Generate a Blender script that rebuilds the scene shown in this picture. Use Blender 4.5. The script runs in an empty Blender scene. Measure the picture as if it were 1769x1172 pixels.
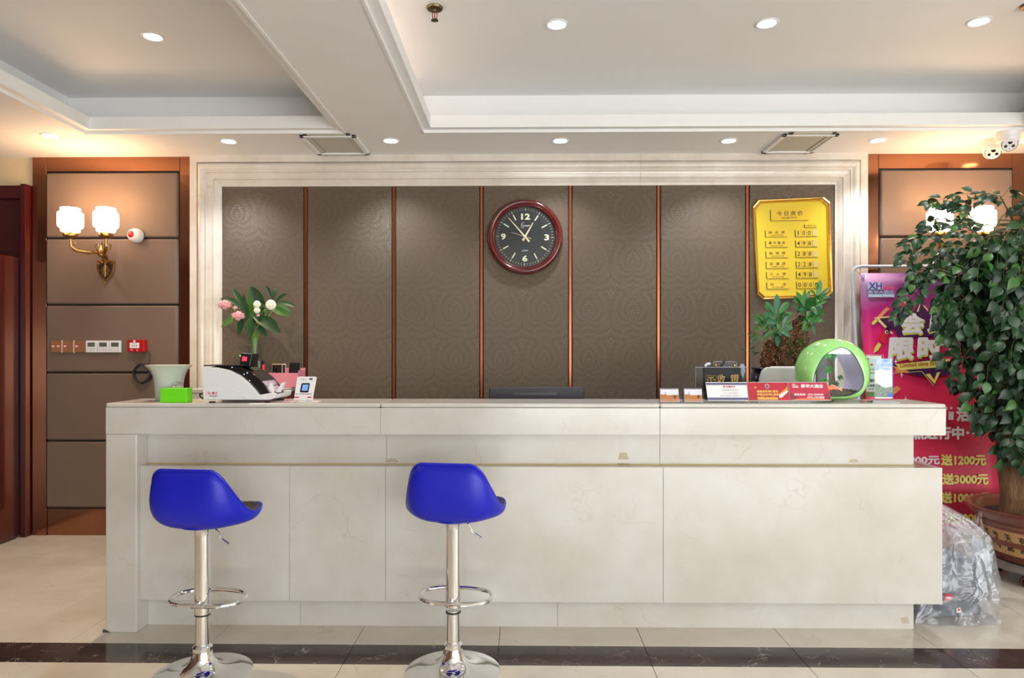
import bpy, math, random
from mathutils import Vector, Matrix, noise
PI = math.pi
R = random.Random(7)
SC = bpy.context.scene
COL = SC.collection
# ---------------------------------------------------------------- camera
F, YH, TH, EYE = 1200.0, 606.0, 0.0146, 1.30
cam = bpy.data.cameras.new('camera'); cam.sensor_width = 36; cam.lens = 36 * F / 1769
cam.shift_y = (YH - 586) / 1769; cam.clip_start = .05
co = bpy.data.objects.new('camera', cam); COL.objects.link(co)
co.location = (0, 0, EYE); co.rotation_euler = (PI / 2, 0, TH); SC.camera = co
# ---------------------------------------------------------------- world, daylight, exposure
W = bpy.data.worlds.new('world'); SC.world = W; W.use_nodes = True
W.node_tree.nodes['Background'].inputs[0].default_value = (.93, .97, 1, 1)
W.node_tree.nodes['Background'].inputs[1].default_value = .6
SC.view_settings.view_transform = 'Standard'; SC.view_settings.look = 'None'
SC.view_settings.gamma = 1; SC.view_settings.use_curve_mapping = False
SC.view_settings.exposure = 0.06
def area(name, loc, rot, sx, sy, e, col):
    l = bpy.data.lights.new(name, 'AREA'); l.shape = 'RECTANGLE'; l.size = sx; l.size_y = sy
    l.energy = e; l.color = col
    o = bpy.data.objects.new(name, l); COL.objects.link(o); o.location = loc; o.rotation_euler = rot
    return o
# daylight through the glazed shop front behind the camera and the glazed entrance on the right
area('front_daylight', (2.5, -4.80, 1.30), (PI / 2 + .42, 0, 0), 5.4, 2.4, 370, (.91, .955, 1))  # upward tilt added to brighten the ceiling
area('entrance_daylight', (5.35, -1.7, 1.35), (PI / 2 + .2, 0, PI / 2), 5.0, 2.4, 180, (.88, .94, 1))
# ---------------------------------------------------------------- helpers
def ray(px, py):
    u = (px - 884.5) / F; v = (YH - py) / F
    return Vector((-math.sin(TH) + u * math.cos(TH), math.cos(TH) + u * math.sin(TH), v))
def at(px, py, Y):
    d = ray(px, py); t = Y / d.y
    return Vector((d.x * t, Y, EYE + d.z * t))
def ax(px, Y): return at(px, 600, Y).x
def az(py, Y, px=902): return at(px, py, Y).z
def hit(px, py, O, n):
    d = ray(px, py); C = Vector((0, 0, EYE)); return C + d * ((O - C).dot(n) / d.dot(n))
def setp(o, label=None, cat=None, group=None, kind=None):
    if label: o['label'] = label
    if cat: o['category'] = cat
    if group: o['group'] = group
    if kind: o['kind'] = kind
    return o
def thing(name, loc, label=None, cat=None, group=None, rz=0, kind=None):
    o = bpy.data.objects.new(name, None); o.empty_display_size = .05; COL.objects.link(o)
    o.location = loc; o.rotation_euler = (0, 0, rz)
    return setp(o, label, cat, group, kind)
def origin(o):
    v = Vector((0, 0, 0))
    while o: v += o.location; o = o.parent
    return v
class MB:
    def __init__(s): s.v = []; s.f = []; s.mi = []; s.m = 0; s.T = None
    def add(s, vs, fs):
        n = len(s.v)
        for p in vs:
            p = Vector(p); s.v.append(s.T @ p if s.T else p)
        for f in fs: s.f.append([i + n for i in f]); s.mi.append(s.m)
        return s
    def box(s, x0, x1, y0, y1, z0, z1):
        x0, x1 = min(x0, x1), max(x0, x1); y0, y1 = min(y0, y1), max(y0, y1); z0, z1 = min(z0, z1), max(z0, z1)
        return s.add([(x0,y0,z0),(x1,y0,z0),(x1,y1,z0),(x0,y1,z0),(x0,y0,z1),(x1,y0,z1),(x1,y1,z1),(x0,y1,z1)],
              [(0,3,2,1),(4,5,6,7),(0,1,5,4),(1,2,6,5),(2,3,7,6),(3,0,4,7)])
    def grid(s, fn, nu, nv, cu=False, cv=False):
        vs = [fn(i / nu, j / nv) for j in range(nv + (not cv)) for i in range(nu + (not cu))]
        w = nu + (not cu); h = nv + (not cv); fs = []
        for j in range(nv):
            for i in range(nu):
                fs.append((j*w+i, j*w+(i+1)%w, ((j+1)%h)*w+(i+1)%w, ((j+1)%h)*w+i))
        return s.add(vs, fs)
    def lathe(s, prof, o=(0,0,0), n=24, caps=True, d=None):
        o = Vector(o); M3 = Matrix.Identity(3) if d is None else Vector((0,0,1)).rotation_difference(Vector(d)).to_matrix()
        vs = []; fs = []
        for r, z in prof:
            for i in range(n):
                a = 2*PI*i/n; vs.append(o + M3 @ Vector((r*math.cos(a), r*math.sin(a), z)))
        for j in range(len(prof)-1):
            for i in range(n): fs.append((j*n+i, j*n+(i+1)%n, (j+1)*n+(i+1)%n, (j+1)*n+i))
        if caps:
            fs.append(tuple(reversed(range(n)))); k = (len(prof)-1)*n; fs.append(tuple(k+i for i in range(n)))
        return s.add(vs, fs)
    def cyl(s, p0, p1, r, n=16, r1=None):
        p0 = Vector(p0); p1 = Vector(p1); L = (p1-p0).length
        return s.lathe([(r,0),(r if r1 is None else r1,L)], p0, n, True, (p1-p0).normalized())
    def tube(s, pts, r, n=8, closed=False):
        pts = [Vector(p) for p in pts]; N = len(pts); vs = []; fs = []; up = None
        for k, p in enumerate(pts):
            a = pts[(k-1)%N] if (closed or k) else p; b = pts[(k+1)%N] if (closed or k < N-1) else p
            t = (b-a).normalized()
            if up is None: up = t.orthogonal().normalized()
            up = (up - t*up.dot(t)).normalized(); w = t.cross(up)
            rr = r(k/(N-1)) if callable(r) else r
            for i in range(n): an = 2*PI*i/n; vs.append(p + up*math.cos(an)*rr + w*math.sin(an)*rr)
        for k in range(N if closed else N-1):
            for i in range(n): fs.append((k*n+i, k*n+(i+1)%n, ((k+1)%N)*n+(i+1)%n, ((k+1)%N)*n+i))
        if not closed: fs += [tuple(reversed(range(n))), tuple((N-1)*n+i for i in range(n))]
        return s.add(vs, fs)
    def prism(s, pts, off):
        """closed polygon pts (3d) extruded by vector off"""
        n = len(pts); off = Vector(off); a = [Vector(p) for p in pts]
        return s.add(a + [p+off for p in a], [tuple(reversed(range(n))), tuple(n+i for i in range(n))] +
                     [(i, (i+1)%n, n+(i+1)%n, n+i) for i in range(n)])
    def ball(s, c, r, nu=12, nv=8):
        c = Vector(c); r = Vector(r) if hasattr(r, '__len__') else Vector((r,r,r))
        def fn(u, v):
            a = 2*PI*u; b = PI*(v*.998+.001) - PI/2
            return c + Vector((r.x*math.cos(b)*math.cos(a), r.y*math.cos(b)*math.sin(a), r.z*math.sin(b)))
        return s.grid(fn, nu, nv, cu=True)
    def build(s, name, mat, parent=None, world=False, smooth=False, bevel=0, seg=2, ang=35, solid=0, sub=0, kind=None, recalc=True):
        me = bpy.data.meshes.new(name)
        o = origin(parent) if (world and parent) else Vector((0,0,0))
        me.from_pydata([tuple(p-o) for p in s.v], [], s.f)
        mats = mat if isinstance(mat, (list, tuple)) else [mat]
        for m in mats: me.materials.append(m)
        me.polygons.foreach_set('material_index', s.mi)
        if recalc:
            import bmesh
            bm = bmesh.new(); bm.from_mesh(me); bmesh.ops.recalc_face_normals(bm, faces=bm.faces); bm.to_mesh(me); bm.free()
        if smooth:
            me.polygons.foreach_set('use_smooth', [True]*len(me.polygons)); me.set_sharp_from_angle(angle=math.radians(ang))
        me.update()
        ob = bpy.data.objects.new(name, me); COL.objects.link(ob)
        if parent: ob.parent = parent
        if solid: md = ob.modifiers.new('s', 'SOLIDIFY'); md.thickness = solid; md.offset = 0
        if sub: md = ob.modifiers.new('u', 'SUBSURF'); md.levels = sub; md.render_levels = sub
        if bevel: md = ob.modifiers.new('b', 'BEVEL'); md.width = bevel; md.segments = seg; md.limit_method = 'ANGLE'; md.harden_normals = False
        if kind: ob['kind'] = kind
        return ob
def dup(root, loc, rz=None, **kw):
    r = root.copy(); COL.objects.link(r); r.location = loc
    if rz is not None: r.rotation_euler = (0, 0, rz)
    setp(r, **kw)
    def rec(a, b):
        for ch in list(a.children):
            c = ch.copy(); COL.objects.link(c); c.parent = b; rec(ch, c)
    rec(root, r); return r
# ---- materials
def mat(name, col, rough=.5, metal=0, trans=0, emis=0, ecol=None, coat=0, spec=None, var=0, vscale=5, bump=0, bscale=50, alpha=1, sheen=0, ior=None, col2=None, stretch=None):
    m = bpy.data.materials.new(name); m.use_nodes = True; nt = m.node_tree; b = nt.nodes['Principled BSDF']
    col = tuple(col) + (1,)
    b.inputs['Base Color'].default_value = col; b.inputs['Roughness'].default_value = rough; b.inputs['Metallic'].default_value = metal
    b.inputs['Transmission Weight'].default_value = trans; b.inputs['Coat Weight'].default_value = coat; b.inputs['Alpha'].default_value = alpha
    b.inputs['Sheen Weight'].default_value = sheen
    if ior: b.inputs['IOR'].default_value = ior
    if spec is not None: b.inputs['Specular IOR Level'].default_value = spec
    if emis: b.inputs['Emission Color'].default_value = tuple(ecol or col[:3]) + (1,); b.inputs['Emission Strength'].default_value = emis
    if var or bump:
        tc = nt.nodes.new('ShaderNodeTexCoord'); mp = nt.nodes.new('ShaderNodeMapping'); nt.links.new(tc.outputs['Object'], mp.inputs[0])
        if stretch: mp.inputs['Scale'].default_value = stretch
    if var:
        n = nt.nodes.new('ShaderNodeTexNoise'); n.inputs['Scale'].default_value = vscale; n.inputs['Detail'].default_value = 5
        nt.links.new(mp.outputs[0], n.inputs['Vector'])
        r = nt.nodes.new('ShaderNodeValToRGB'); nt.links.new(n.outputs[0], r.inputs[0])
        c2 = col2 or tuple(c*(1-var) for c in col[:3])
        r.color_ramp.elements[0].position = .3; r.color_ramp.elements[0].color = tuple(c2) + (1,)
        r.color_ramp.elements[1].position = .7; r.color_ramp.elements[1].color = col
        nt.links.new(r.outputs[0], b.inputs['Base Color'])
    if bump:
        n = nt.nodes.new('ShaderNodeTexNoise'); n.inputs['Scale'].default_value = bscale; n.inputs['Detail'].default_value = 4
        nt.links.new(mp.outputs[0], n.inputs['Vector'])
        bp = nt.nodes.new('ShaderNodeBump'); bp.inputs['Strength'].default_value = bump; bp.inputs['Distance'].default_value = .01
        nt.links.new(n.outputs[0], bp.inputs['Height']); nt.links.new(bp.outputs[0], b.inputs['Normal'])
    return m
def srgb(r, g, b):
    f = lambda c: (c/255/12.92) if c/255 <= .04045 else ((c/255+.055)/1.055)**2.4
    return (f(r), f(g), f(b))
def marble(name, c1, c2, vein, rough, scale=1.2, veins=.5, width=.02, vs=1.6, obj='Object'):
    m = mat(name, c1, rough); nt = m.node_tree; b = nt.nodes['Principled BSDF']; L = nt.links.new
    tc = nt.nodes.new('ShaderNodeTexCoord'); src = tc.outputs['Object']
    if obj == 'world':
        src = nt.nodes.new('ShaderNodeNewGeometry').outputs['Position']
    n1 = nt.nodes.new('ShaderNodeTexNoise'); n1.inputs['Scale'].default_value = scale*3; n1.inputs['Detail'].default_value = 8; n1.inputs['Roughness'].default_value = .6; L(src, n1.inputs['Vector'])
    r1 = nt.nodes.new('ShaderNodeValToRGB'); L(n1.outputs[0], r1.inputs[0])
    r1.color_ramp.elements[0].position = .32; r1.color_ramp.elements[0].color = (*c2, 1); r1.color_ramp.elements[1].position = .68; r1.color_ramp.elements[1].color = (*c1, 1)
    dn = nt.nodes.new('ShaderNodeTexNoise'); dn.inputs['Scale'].default_value = vs*1.5; dn.inputs['Detail'].default_value = 4; L(src, dn.inputs['Vector'])
    ad = nt.nodes.new('ShaderNodeVectorMath'); ad.operation = 'MULTIPLY_ADD'; L(dn.outputs['Color'], ad.inputs[0]); ad.inputs[1].default_value = (.6,.6,.6); L(src, ad.inputs[2])
    vo = nt.nodes.new('ShaderNodeTexVoronoi'); vo.feature = 'DISTANCE_TO_EDGE'; vo.inputs['Scale'].default_value = vs; L(ad.outputs[0], vo.inputs['Vector'])
    r2 = nt.nodes.new('ShaderNodeValToRGB'); L(vo.outputs['Distance'], r2.inputs[0])
    r2.color_ramp.elements[0].color = (1,1,1,1); r2.color_ramp.elements[1].color = (0,0,0,1); r2.color_ramp.elements[1].position = width
    n3 = nt.nodes.new('ShaderNodeTexNoise'); n3.inputs['Scale'].default_value = vs*2; L(src, n3.inputs['Vector'])
    r3 = nt.nodes.new('ShaderNodeValToRGB'); L(n3.outputs[0], r3.inputs[0]); r3.color_ramp.elements[0].position = .48; r3.color_ramp.elements[1].position = .65
    mu = nt.nodes.new('ShaderNodeMath'); mu.operation = 'MULTIPLY'; L(r2.outputs[0], mu.inputs[0]); L(r3.outputs[0], mu.inputs[1])
    mu2 = nt.nodes.new('ShaderNodeMath'); mu2.operation = 'MULTIPLY'; L(mu.outputs[0], mu2.inputs[0]); mu2.inputs[1].default_value = veins
    mx = nt.nodes.new('ShaderNodeMix'); mx.data_type = 'RGBA'; L(mu2.outputs[0], mx.inputs[0]); L(r1.outputs[0], mx.inputs[6]); mx.inputs[7].default_value = (*vein, 1)
    L(mx.outputs[2], b.inputs['Base Color'])
    return m
WHITE = mat('white_paint', (.86,.86,.86), .6, var=.02, vscale=2, bump=.05, bscale=90)
PLASTER = mat('beige_plaster', srgb(214,196,160), .8, var=.05, vscale=3)
MARB = marble('cream_marble', srgb(209,206,201), srgb(196,191,181), srgb(176,158,128), .16, 1.1, .35, .012, 2.2, 'world')
MARB2 = marble('floor_marble', srgb(226,219,206), srgb(210,201,184), srgb(176,155,124), .13, 1.0, .35, .012, 2.0, 'world')
MARBT = marble('moulding_marble', srgb(230,223,214), srgb(212,201,188), srgb(180,160,135), .14, 1.3, .3, .012, 2.0, 'world')
DARKM = marble('dark_band_marble', srgb(52,40,40), srgb(80,66,64), srgb(200,190,180), .12, 1.2, .9, .016, 5.0, 'world')
GROUT = mat('grout', srgb(100,86,68), .8)
STAIN = mat('yellowed_sealant', srgb(205,185,125), .6)
COPPER = mat('copper_sheet', srgb(160,108,80), .13, 1, bump=.02, bscale=6)
COPSTRIP = mat('copper_strip_metal', srgb(158,90,62), .30, 1)
FABRIC = mat('brown_upholstery', srgb(118,97,84), .6, sheen=.1, bump=.25, bscale=350)
REDWOOD = mat('dark_red_wood', srgb(70,10,14), .3, coat=.4, var=.25, vscale=6, stretch=(6,6,.6))
REDWOOD2 = mat('muted_red_wood', srgb(66,20,24), .35, coat=.3, var=.2, vscale=5, stretch=(1,6,6))  # dark red wood of the door lining and side cabinet
CHROME = mat('chrome', (.85,.85,.86), .06, 1)
BLACK = mat('black_plastic', (.012,.012,.014), .25)
DARK = mat('dark_rubber', (.02,.02,.022), .6)
WPLAS = mat('white_plastic', (.80,.80,.82), .3)
WPAPER = mat('white_card', (.84,.84,.86), .5)
BRASS = mat('antique_brass', srgb(190,150,92), .3, 1, var=.35, vscale=40)
GOLD = mat('polished_gold', srgb(235,190,110), .15, 1)
INK = mat('black_ink', (.02,.018,.015), .5)
INKW = mat('white_ink', (.85,.85,.86), .5)
def glass(name, col=(1,1,1), rough=0, ior=1.45, fac=None):
    """thin clear sheet: transparent with a glossy surface"""
    m = bpy.data.materials.new(name); m.use_nodes = True; nt = m.node_tree
    for n in list(nt.nodes):
        if n.type != 'OUTPUT_MATERIAL': nt.nodes.remove(n)
    out = [n for n in nt.nodes if n.type == 'OUTPUT_MATERIAL'][0]
    t = nt.nodes.new('ShaderNodeBsdfTransparent'); t.inputs[0].default_value = (*col, 1)
    g = nt.nodes.new('ShaderNodeBsdfGlossy'); g.inputs['Roughness'].default_value = rough+.02
    lw = nt.nodes.new('ShaderNodeLayerWeight'); pw = nt.nodes.new('ShaderNodeMath'); pw.operation = 'POWER'; nt.links.new(lw.outputs['Facing'], pw.inputs[0]); pw.inputs[1].default_value = 4
    fr = nt.nodes.new('ShaderNodeMath'); fr.operation = 'MULTIPLY_ADD'; nt.links.new(pw.outputs[0], fr.inputs[0]); fr.inputs[1].default_value = .4; fr.inputs[2].default_value = (ior-1)*.016
    mx = nt.nodes.new('ShaderNodeMixShader'); nt.links.new(t.outputs[0], mx.inputs[1]); nt.links.new(g.outputs[0], mx.inputs[2])
    if fac is None: nt.links.new(fr.outputs[0], mx.inputs[0])
    else: mx.inputs[0].default_value = fac
    nt.links.new(mx.outputs[0], out.inputs[0]); return m
CASE = glass('case_acrylic', (.93,.94,.95), .3, 1.02, fac=.004)
ACRYL = glass('clear_acrylic', (.97,.985,.98), .0)
# ---- lettering
FC = {}
def text_geo(s, bold=0.0, extrude=0, res=2):
    k = (s, bold, extrude)
    if k in FC: return FC[k]
    c = bpy.data.curves.new('t', 'FONT'); c.body = s; c.offset = bold; c.extrude = extrude; c.resolution_u = res
    o = bpy.data.objects.new('t', c); COL.objects.link(o)
    me = bpy.data.meshes.new_from_object(o.evaluated_get(bpy.context.evaluated_depsgraph_get()))
    vs = [v.co.copy() for v in me.vertices]; fs = [tuple(p.vertices) for p in me.polygons]
    bpy.data.objects.remove(o); bpy.data.curves.remove(c); bpy.data.meshes.remove(me)
    x0 = min(v.x for v in vs); x1 = max(v.x for v in vs); y0 = min(v.y for v in vs); y1 = max(v.y for v in vs)
    vs = [((v.x-x0)/max(x1-x0,1e-6), (v.y-y0)/max(y1-y0,1e-6)) for v in vs]
    FC[k] = (vs, fs, x1-x0, y1-y0); return FC[k]
def text_mb(mb, s, fn, bold=0.0):
    """fn(u,v)->3d point"""
    b0 = min(bold, .012); ex = bold-b0; vs, fs, w, h = text_geo(s, b0); du, dv = ex/w, ex/h
    for k, (a, b) in enumerate([(0,0)] if ex <= 0 else [(0,0),(-1,0),(1,0),(0,1),(0,-1),(-.7,-.7),(.7,.7),(-.7,.7),(.7,-.7)]):
        O_ = fn(0, 0); nn = (fn(1, 0)-O_).cross(fn(0, 1)-O_).normalized()*(k*4e-5)
        pts = [nn+fn((u+a*du)/(1+2*du)+du/(1+2*du), (v+b*dv)/(1+2*dv)+dv/(1+2*dv)) for u, v in vs]
        mb.add(pts, fs)
    return mb
def quad_fn(c, off=Vector((0,0,0))):
    bl, br, tl, tr = [Vector(p) + off for p in c]
    return lambda u, v: (bl*(1-u)+br*u)*(1-v) + (tl*(1-u)+tr*u)*v
class Plane:
    """a real flat surface; lets things printed on it be laid out on it"""
    def __init__(s, O, n): s.O = Vector(O); s.n = Vector(n).normalized()
    def p(s, px, py, e=0): return hit(px, py, s.O, s.n) + s.n*e
    def box(s, x0, y0, x1, y1, e=.001): return [s.p(x0,y1,e), s.p(x1,y1,e), s.p(x0,y0,e), s.p(x1,y0,e)]
    def poly(s, mb, pts, e=.001, th=.0006): return mb.prism([s.p(x, y, e) for x, y in pts], s.n*th)
    def text(s, mb, t, x0, y0, x1, y1, e=.001, bold=0.0, slant=0, rise=0):
        c = [s.p(x0,y1+rise*0,e), s.p(x1,y1+rise,e), s.p(x0+slant,y0,e), s.p(x1+slant,y0+rise,e)]
        return text_mb(mb, t, quad_fn(c), bold)
# ================================================================ SETTING
YW = 4.845; ZS = 2.659; ZC = 2.935
wb = MB().box(-4.8, 5.6, YW+.02, YW+.2, 0, 3.1).build('wall_back', PLASTER); setp(wb, 'cream plaster back wall', kind='structure')
WALN = mat('walnut_lining', srgb(96,58,44), .5)
for nm, x0, x1 in (('wall_left', -4.9, -4.8), ('wall_right', 5.5, 5.6)):
    setp(MB().box(x0, x1, -5, YW, 0, 3.1).build(nm, WALN if nm == 'wall_left' else PLASTER), kind='structure')
setp(MB().box(-4.8, 5.6, -5.1, -5, 0, 3.1).build('wall_front', PLASTER), kind='structure')
# floor: slab plus single tiles
fl = setp(MB().box(-4.8, 5.5, -5, YW+.02, -.05, -.012).build('floor', GROUT), kind='structure')
T = .640; B1, B0 = 3.06, 2.868; JX = ax(861.5, 3.06)
tile = None; dtile = None
def mk_tile(w, d, m):
    o = MB().box(.0012, w-.0012, .0012, d-.0012, -.012, 0).build('tile', m, fl, bevel=.0008, seg=1); return o
protos = {}
def put_tile(x, y, w, d, m):
    k = (round(w,3), round(d,3), m.name)
    if k in protos: o = protos[k].copy(); COL.objects.link(o); o.parent = fl
    else: o = mk_tile(w, d, m); protos[k] = o
    o.location = (x, y, 0)
for i in range(-6, 8):
    x = JX + i*T
    if x < -4.79 or x + T > 5.49: continue
    for j in range(3):
        y = B1 + j*T; d = min(T, YW+.01-y)
        if j > 0 and -1.7 < x < 1.2 and j < 2: pass
        if d > .02: put_tile(x, y, T, d, MARB2)
    put_tile(x, B0, T, B1-B0, DARKM)
    put_tile(x, B0-T, T, T, MARB2)
o = MB()
o.box(-4.8, 5.5, -5, B0-T, -.012, 0).box(-4.8, JX-6*T, B0-T, YW+.01, -.012, 0).box(JX+8*T, 5.5, B0-T, YW+.01, -.012, 0).build('paving', MARB2, fl, kind='stuff')
# ceiling
XL0, XL1 = ax(150, 4.264)-.045, -1.10     # left coffer outer opening
XR0, XR1 = -.625, 3.10                     # right coffer outer opening
YO = 4.326; YF = 0.4                       # back / front edge of the openings
ce = MB()
ce.box(-4.8, 5.5, YO, YW+.02, ZS, ZS+.05)
ce.box(-4.8, XL0, YF, YO, ZS, ZS+.05).box(XL1, XR0, YF, YO, ZS, ZS+.05).box(XR1, 5.5, YF, YO, ZS, ZS+.05).box(-4.8, 5.5, -5, YF, ZS, ZS+.05)
ce.box(-4.8, 5.5, -5, YW+.02, ZC, ZC+.1)
ce.box(-4.8, 5.5, 4.45, YW+.02, ZS+.05, ZC)
ce.box(-4.8, XL0-.19, YF, 4.45, ZS+.05, ZC).box(-1.02, -.80, YF, 4.45, ZS+.05, ZC).box(XR1+.25, 5.5, YF, 4.45, ZS+.05, ZC).box(-4.8, 5.5, -5, YF-.1, ZS+.05, ZC)
setp(ce.build('ceiling', WHITE), kind='structure')
def fascia(name, x0, x1, y0, y1, dx1top):
    """stepped fascia around a coffer opening; x0.. is the outer opening"""
    t = .062; z0, z1 = ZS+.014, 2.748; m = MB()
    # four mitred runs: section is a plain board with a small lower lip
    def run(a, b, ia, ib, ta=None, tb=None):
        ta = ta or ia; tb = tb or ib
        A = [Vector((*a, z0)), Vector((*ia, z0)), Vector((*ta, z1)), Vector((*a, z1))]
        Bq = [Vector((*b, z0)), Vector((*ib, z0)), Vector((*tb, z1)), Vector((*b, z1))]
        m.add(A+Bq, [(0,1,5,4),(1,2,6,5),(2,3,7,6),(3,0,4,7),(0,3,2,1),(4,5,6,7)])
    e = .13
    O = [(x0-e,y0-e),(x1+e,y0-e),(x1+e,y1+e),(x0-e,y1+e)]; I = [(x0+t,y0+t),(x1-t,y0+t),(x1-t,y1-t),(x0+t,y1-t)]
    Tt = [I[0], (x1-t-dx1top,y0+t), (x1-t-dx1top,y1-t), I[3]]
    for k in range(4): run(O[k], O[(k+1)%4], I[k], I[(k+1)%4], Tt[k], Tt[(k+1)%4])
    ob = m.build(name, WHITE); setp(ob, kind='structure')
    q = MB()
    for (a, b, c, d) in ((x0,x1,y1-.014,y1),(x0,x0+.014,y0,y1),(x1-.014,x1,y0,y1)): q.box(a, b, c, d, ZS-.004, ZS+.02)
    q.build('edge_bead', WHITE, ob)
    return ob
fascia('trim_1', XL0, XL1, YF, YO, .055)
fascia('trim_2', XR0, XR1, YF, YO, 0)
# small cornice line where the soffit meets the wall
# ---------------- wall linings
def lin(px): return ax(px, YW)
zt = ZS
WAL = MB()   # left copper frame pieces
def copper_piece(parent, x0, x1, z0, z1, y=YW-.012):
    return MB().box(x0, x1, y, YW+.02, z0, z1).build('copper_sheet', COPPER, parent, bevel=.0015, seg=1)
def side_lining(name, pxo0, pxi0, pxi1, pxo1, ztopi, joints, zfoot):
    st = setp(thing(name, (0,0,0)), kind='structure')
    xo0, xi0, xi1, xo1 = lin(pxo0), lin(pxi0), lin(pxi1), lin(pxo1)
    copper_piece(st, xo0, xi0, 0, zt); copper_piece(st, xi0+.002, xi1-.002, ztopi, zt); copper_piece(st, xi1, xo1, 0, zt)
    copper_piece(st, xi0+.002, xi1-.002, 0, zfoot-.01, YW-.004)
    MB().box(xi0+.002, xi1-.002, YW-.001, YW+.01, zfoot-.01, ztopi).build('dark_backing', DARK, st)
    zs = [ztopi-.008] + joints + [zfoot]
    for a, b in zip(zs[:-1], zs[1:]):
        MB().box(xi0+.010, xi1-.010, YW-.03, YW+.005, b+.006, a-.006).build('upholstered_panel', FABRIC, st, bevel=.011, seg=3, smooth=True)
    return st
jz = [az(y, YW-.02, 200) for y in (412, 527, 644, 762)]
side_lining('trim_3', 58, 82, 312, 333, az(297, YW, 200), jz, az(877, YW, 200))
jz = [az(y, YW-.02, 1600) for y in (410, 527, 648, 768)]
side_lining('trim_4', 1493, 1516, 1747, 1900, az(292, YW, 1600), jz, az(884, YW, 1600))
# centre wall: wallpapered panels and copper strips
def damask():
    m = mat('damask_wallpaper', srgb(99,86,71), .42); nt = m.node_tree; b = nt.nodes['Principled BSDF']; L = nt.links.new
    tc = nt.nodes.new('ShaderNodeNewGeometry'); sp = nt.nodes.new('ShaderNodeSeparateXYZ'); L(tc.outputs['Position'], sp.inputs[0])
    def M(op, a, bb=None):
        n = nt.nodes.new('ShaderNodeMath'); n.operation = op
        for i, x in enumerate((a, bb)):
            if x is None: continue
            if hasattr(x, 'links'): L(x, n.inputs[i])
            else: n.inputs[i].default_value = x
        return n.outputs[0]
    X, Z = sp.outputs[0], sp.outputs[2]
    w, h = .307, .34
    u = M('ABSOLUTE', M('SUBTRACT', M('FRACT', M('DIVIDE', X, w)), .5))     # mirrored 0..0.5
    row = M('FLOOR', M('DIVIDE', Z, h))
    v = M('SUBTRACT', M('FRACT', M('DIVIDE', Z, h)), .5)
    # ogee frame + concentric scrolls + radial petals
    og = M('ABSOLUTE', M('SUBTRACT', u, M('ADD', .25, M('MULTIPLY', .17, M('COSINE', M('MULTIPLY', v, 6.283))))))
    d = M('SQRT', M('ADD', M('MULTIPLY', u, u), M('MULTIPLY', M('MULTIPLY', v, v), 1.2)))
    ang = M('ARCTAN2', v, u)
    pet = M('SINE', M('ADD', M('MULTIPLY', ang, 8.0), M('MULTIPLY', d, 34.0)))
    ring = M('SINE', M('MULTIPLY', d, 70.0))
    f1 = M('LESS_THAN', og, .018); beads = M('GREATER_THAN', M('SINE', M('MULTIPLY', v, 150.0)), -.2)
    f1 = M('MULTIPLY', f1, beads)
    ogb = M('MULTIPLY', M('LESS_THAN', M('ABSOLUTE', M('SUBTRACT', og, .045)), .008), 1.0)
    f2 = M('MULTIPLY', M('GREATER_THAN', M('MULTIPLY', pet, ring), .18), M('GREATER_THAN', og, .06))
    pat = M('MINIMUM', M('ADD', M('ADD', f1, ogb), f2), 1.0)
    ns = nt.nodes.new('ShaderNodeTexNoise'); ns.inputs['Scale'].default_value = 260; ns.inputs['Detail'].default_value = 3; L(tc.outputs['Position'], ns.inputs['Vector'])
    wv = M('MULTIPLY', M('SINE', M('MULTIPLY', M('ADD', X, Z), 1400.0)), .12)
    hgt = M('ADD', M('MULTIPLY', pat, .5), M('ADD', M('MULTIPLY', ns.outputs[0], .7), wv))
    bp = nt.nodes.new('ShaderNodeBump'); bp.inputs['Strength'].default_value = .6; bp.inputs['Distance'].default_value = .004
    L(hgt, bp.inputs['Height']); L(bp.outputs[0], b.inputs['Normal'])
    rr = M('SUBTRACT', .47, M('MULTIPLY', pat, .15)); L(rr, b.inputs['Roughness']); L(M('ADD', .34, M('MULTIPLY', pat, .30)), b.inputs['Specular IOR Level'])
    return m
DAM = damask()
cw = setp(thing('trim_5', (0,0,0)), kind='structure')
MB().box(lin(380), lin(1446), YW-.002, YW+.02, 0, az(316, YW)).build('dark_backing', DARK, cw)
strips = [529, 681, 832, 985, 1137, 1290]
edges = [385] + strips + [1440]
zp = az(321, YW)
for i in range(7):
    a = lin(edges[i]) + (.016 if i else .004); b = lin(edges[i+1]) - (.016 if i < 6 else .004)
    MB().box(a, b, YW-.016, YW+.005, .02, zp-.004).build('wallpaper_panel', DAM, cw, bevel=.003, seg=2)
for s in strips:
    MB().box(lin(s)-.0095, lin(s)+.0095, YW-.014, YW+.005, .02, zp-.001).build('copper_strip', COPSTRIP, cw, bevel=.002, seg=1)
# marble moulding around the centre wall
prof = [(0,0),(0,.045),(.048,.045),(.050,.030),(.056,.030),(.058,.050),(.066,.060),(.082,.062),(.096,.056),(.104,.046),(.110,.046),(.112,.052),(.120,.052),(.122,.044),(.138,.042),(.150,.036),(.156,.036),(.158,.042),(.166,.042),(.168,.034),(.182,.028),(.190,.020),(.200,.018),(.212,.014),(.212,-.01),(0,-.01)]
x0, x1 = lin(333), lin(1494)
mo = setp(thing('trim_6', (0,0,0)), kind='structure')
def mrun(pts):
    m = MB()
    # pts: two (corner, inward dir) ends
    rings = []
    for c, d in pts: rings.append([Vector((c[0]+d[0]*q, YW-p, c[1]+d[1]*q)) for q, p in prof])
    n = len(prof); m.add(rings[0]+rings[1], [(i,(i+1)%n,n+(i+1)%n,n+i) for i in range(n)] + [tuple(reversed(range(n))), tuple(n+i for i in range(n))])
    m.build('marble_moulding', MARBT, mo, smooth=True, ang=50)
xm = lin(1105)
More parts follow.
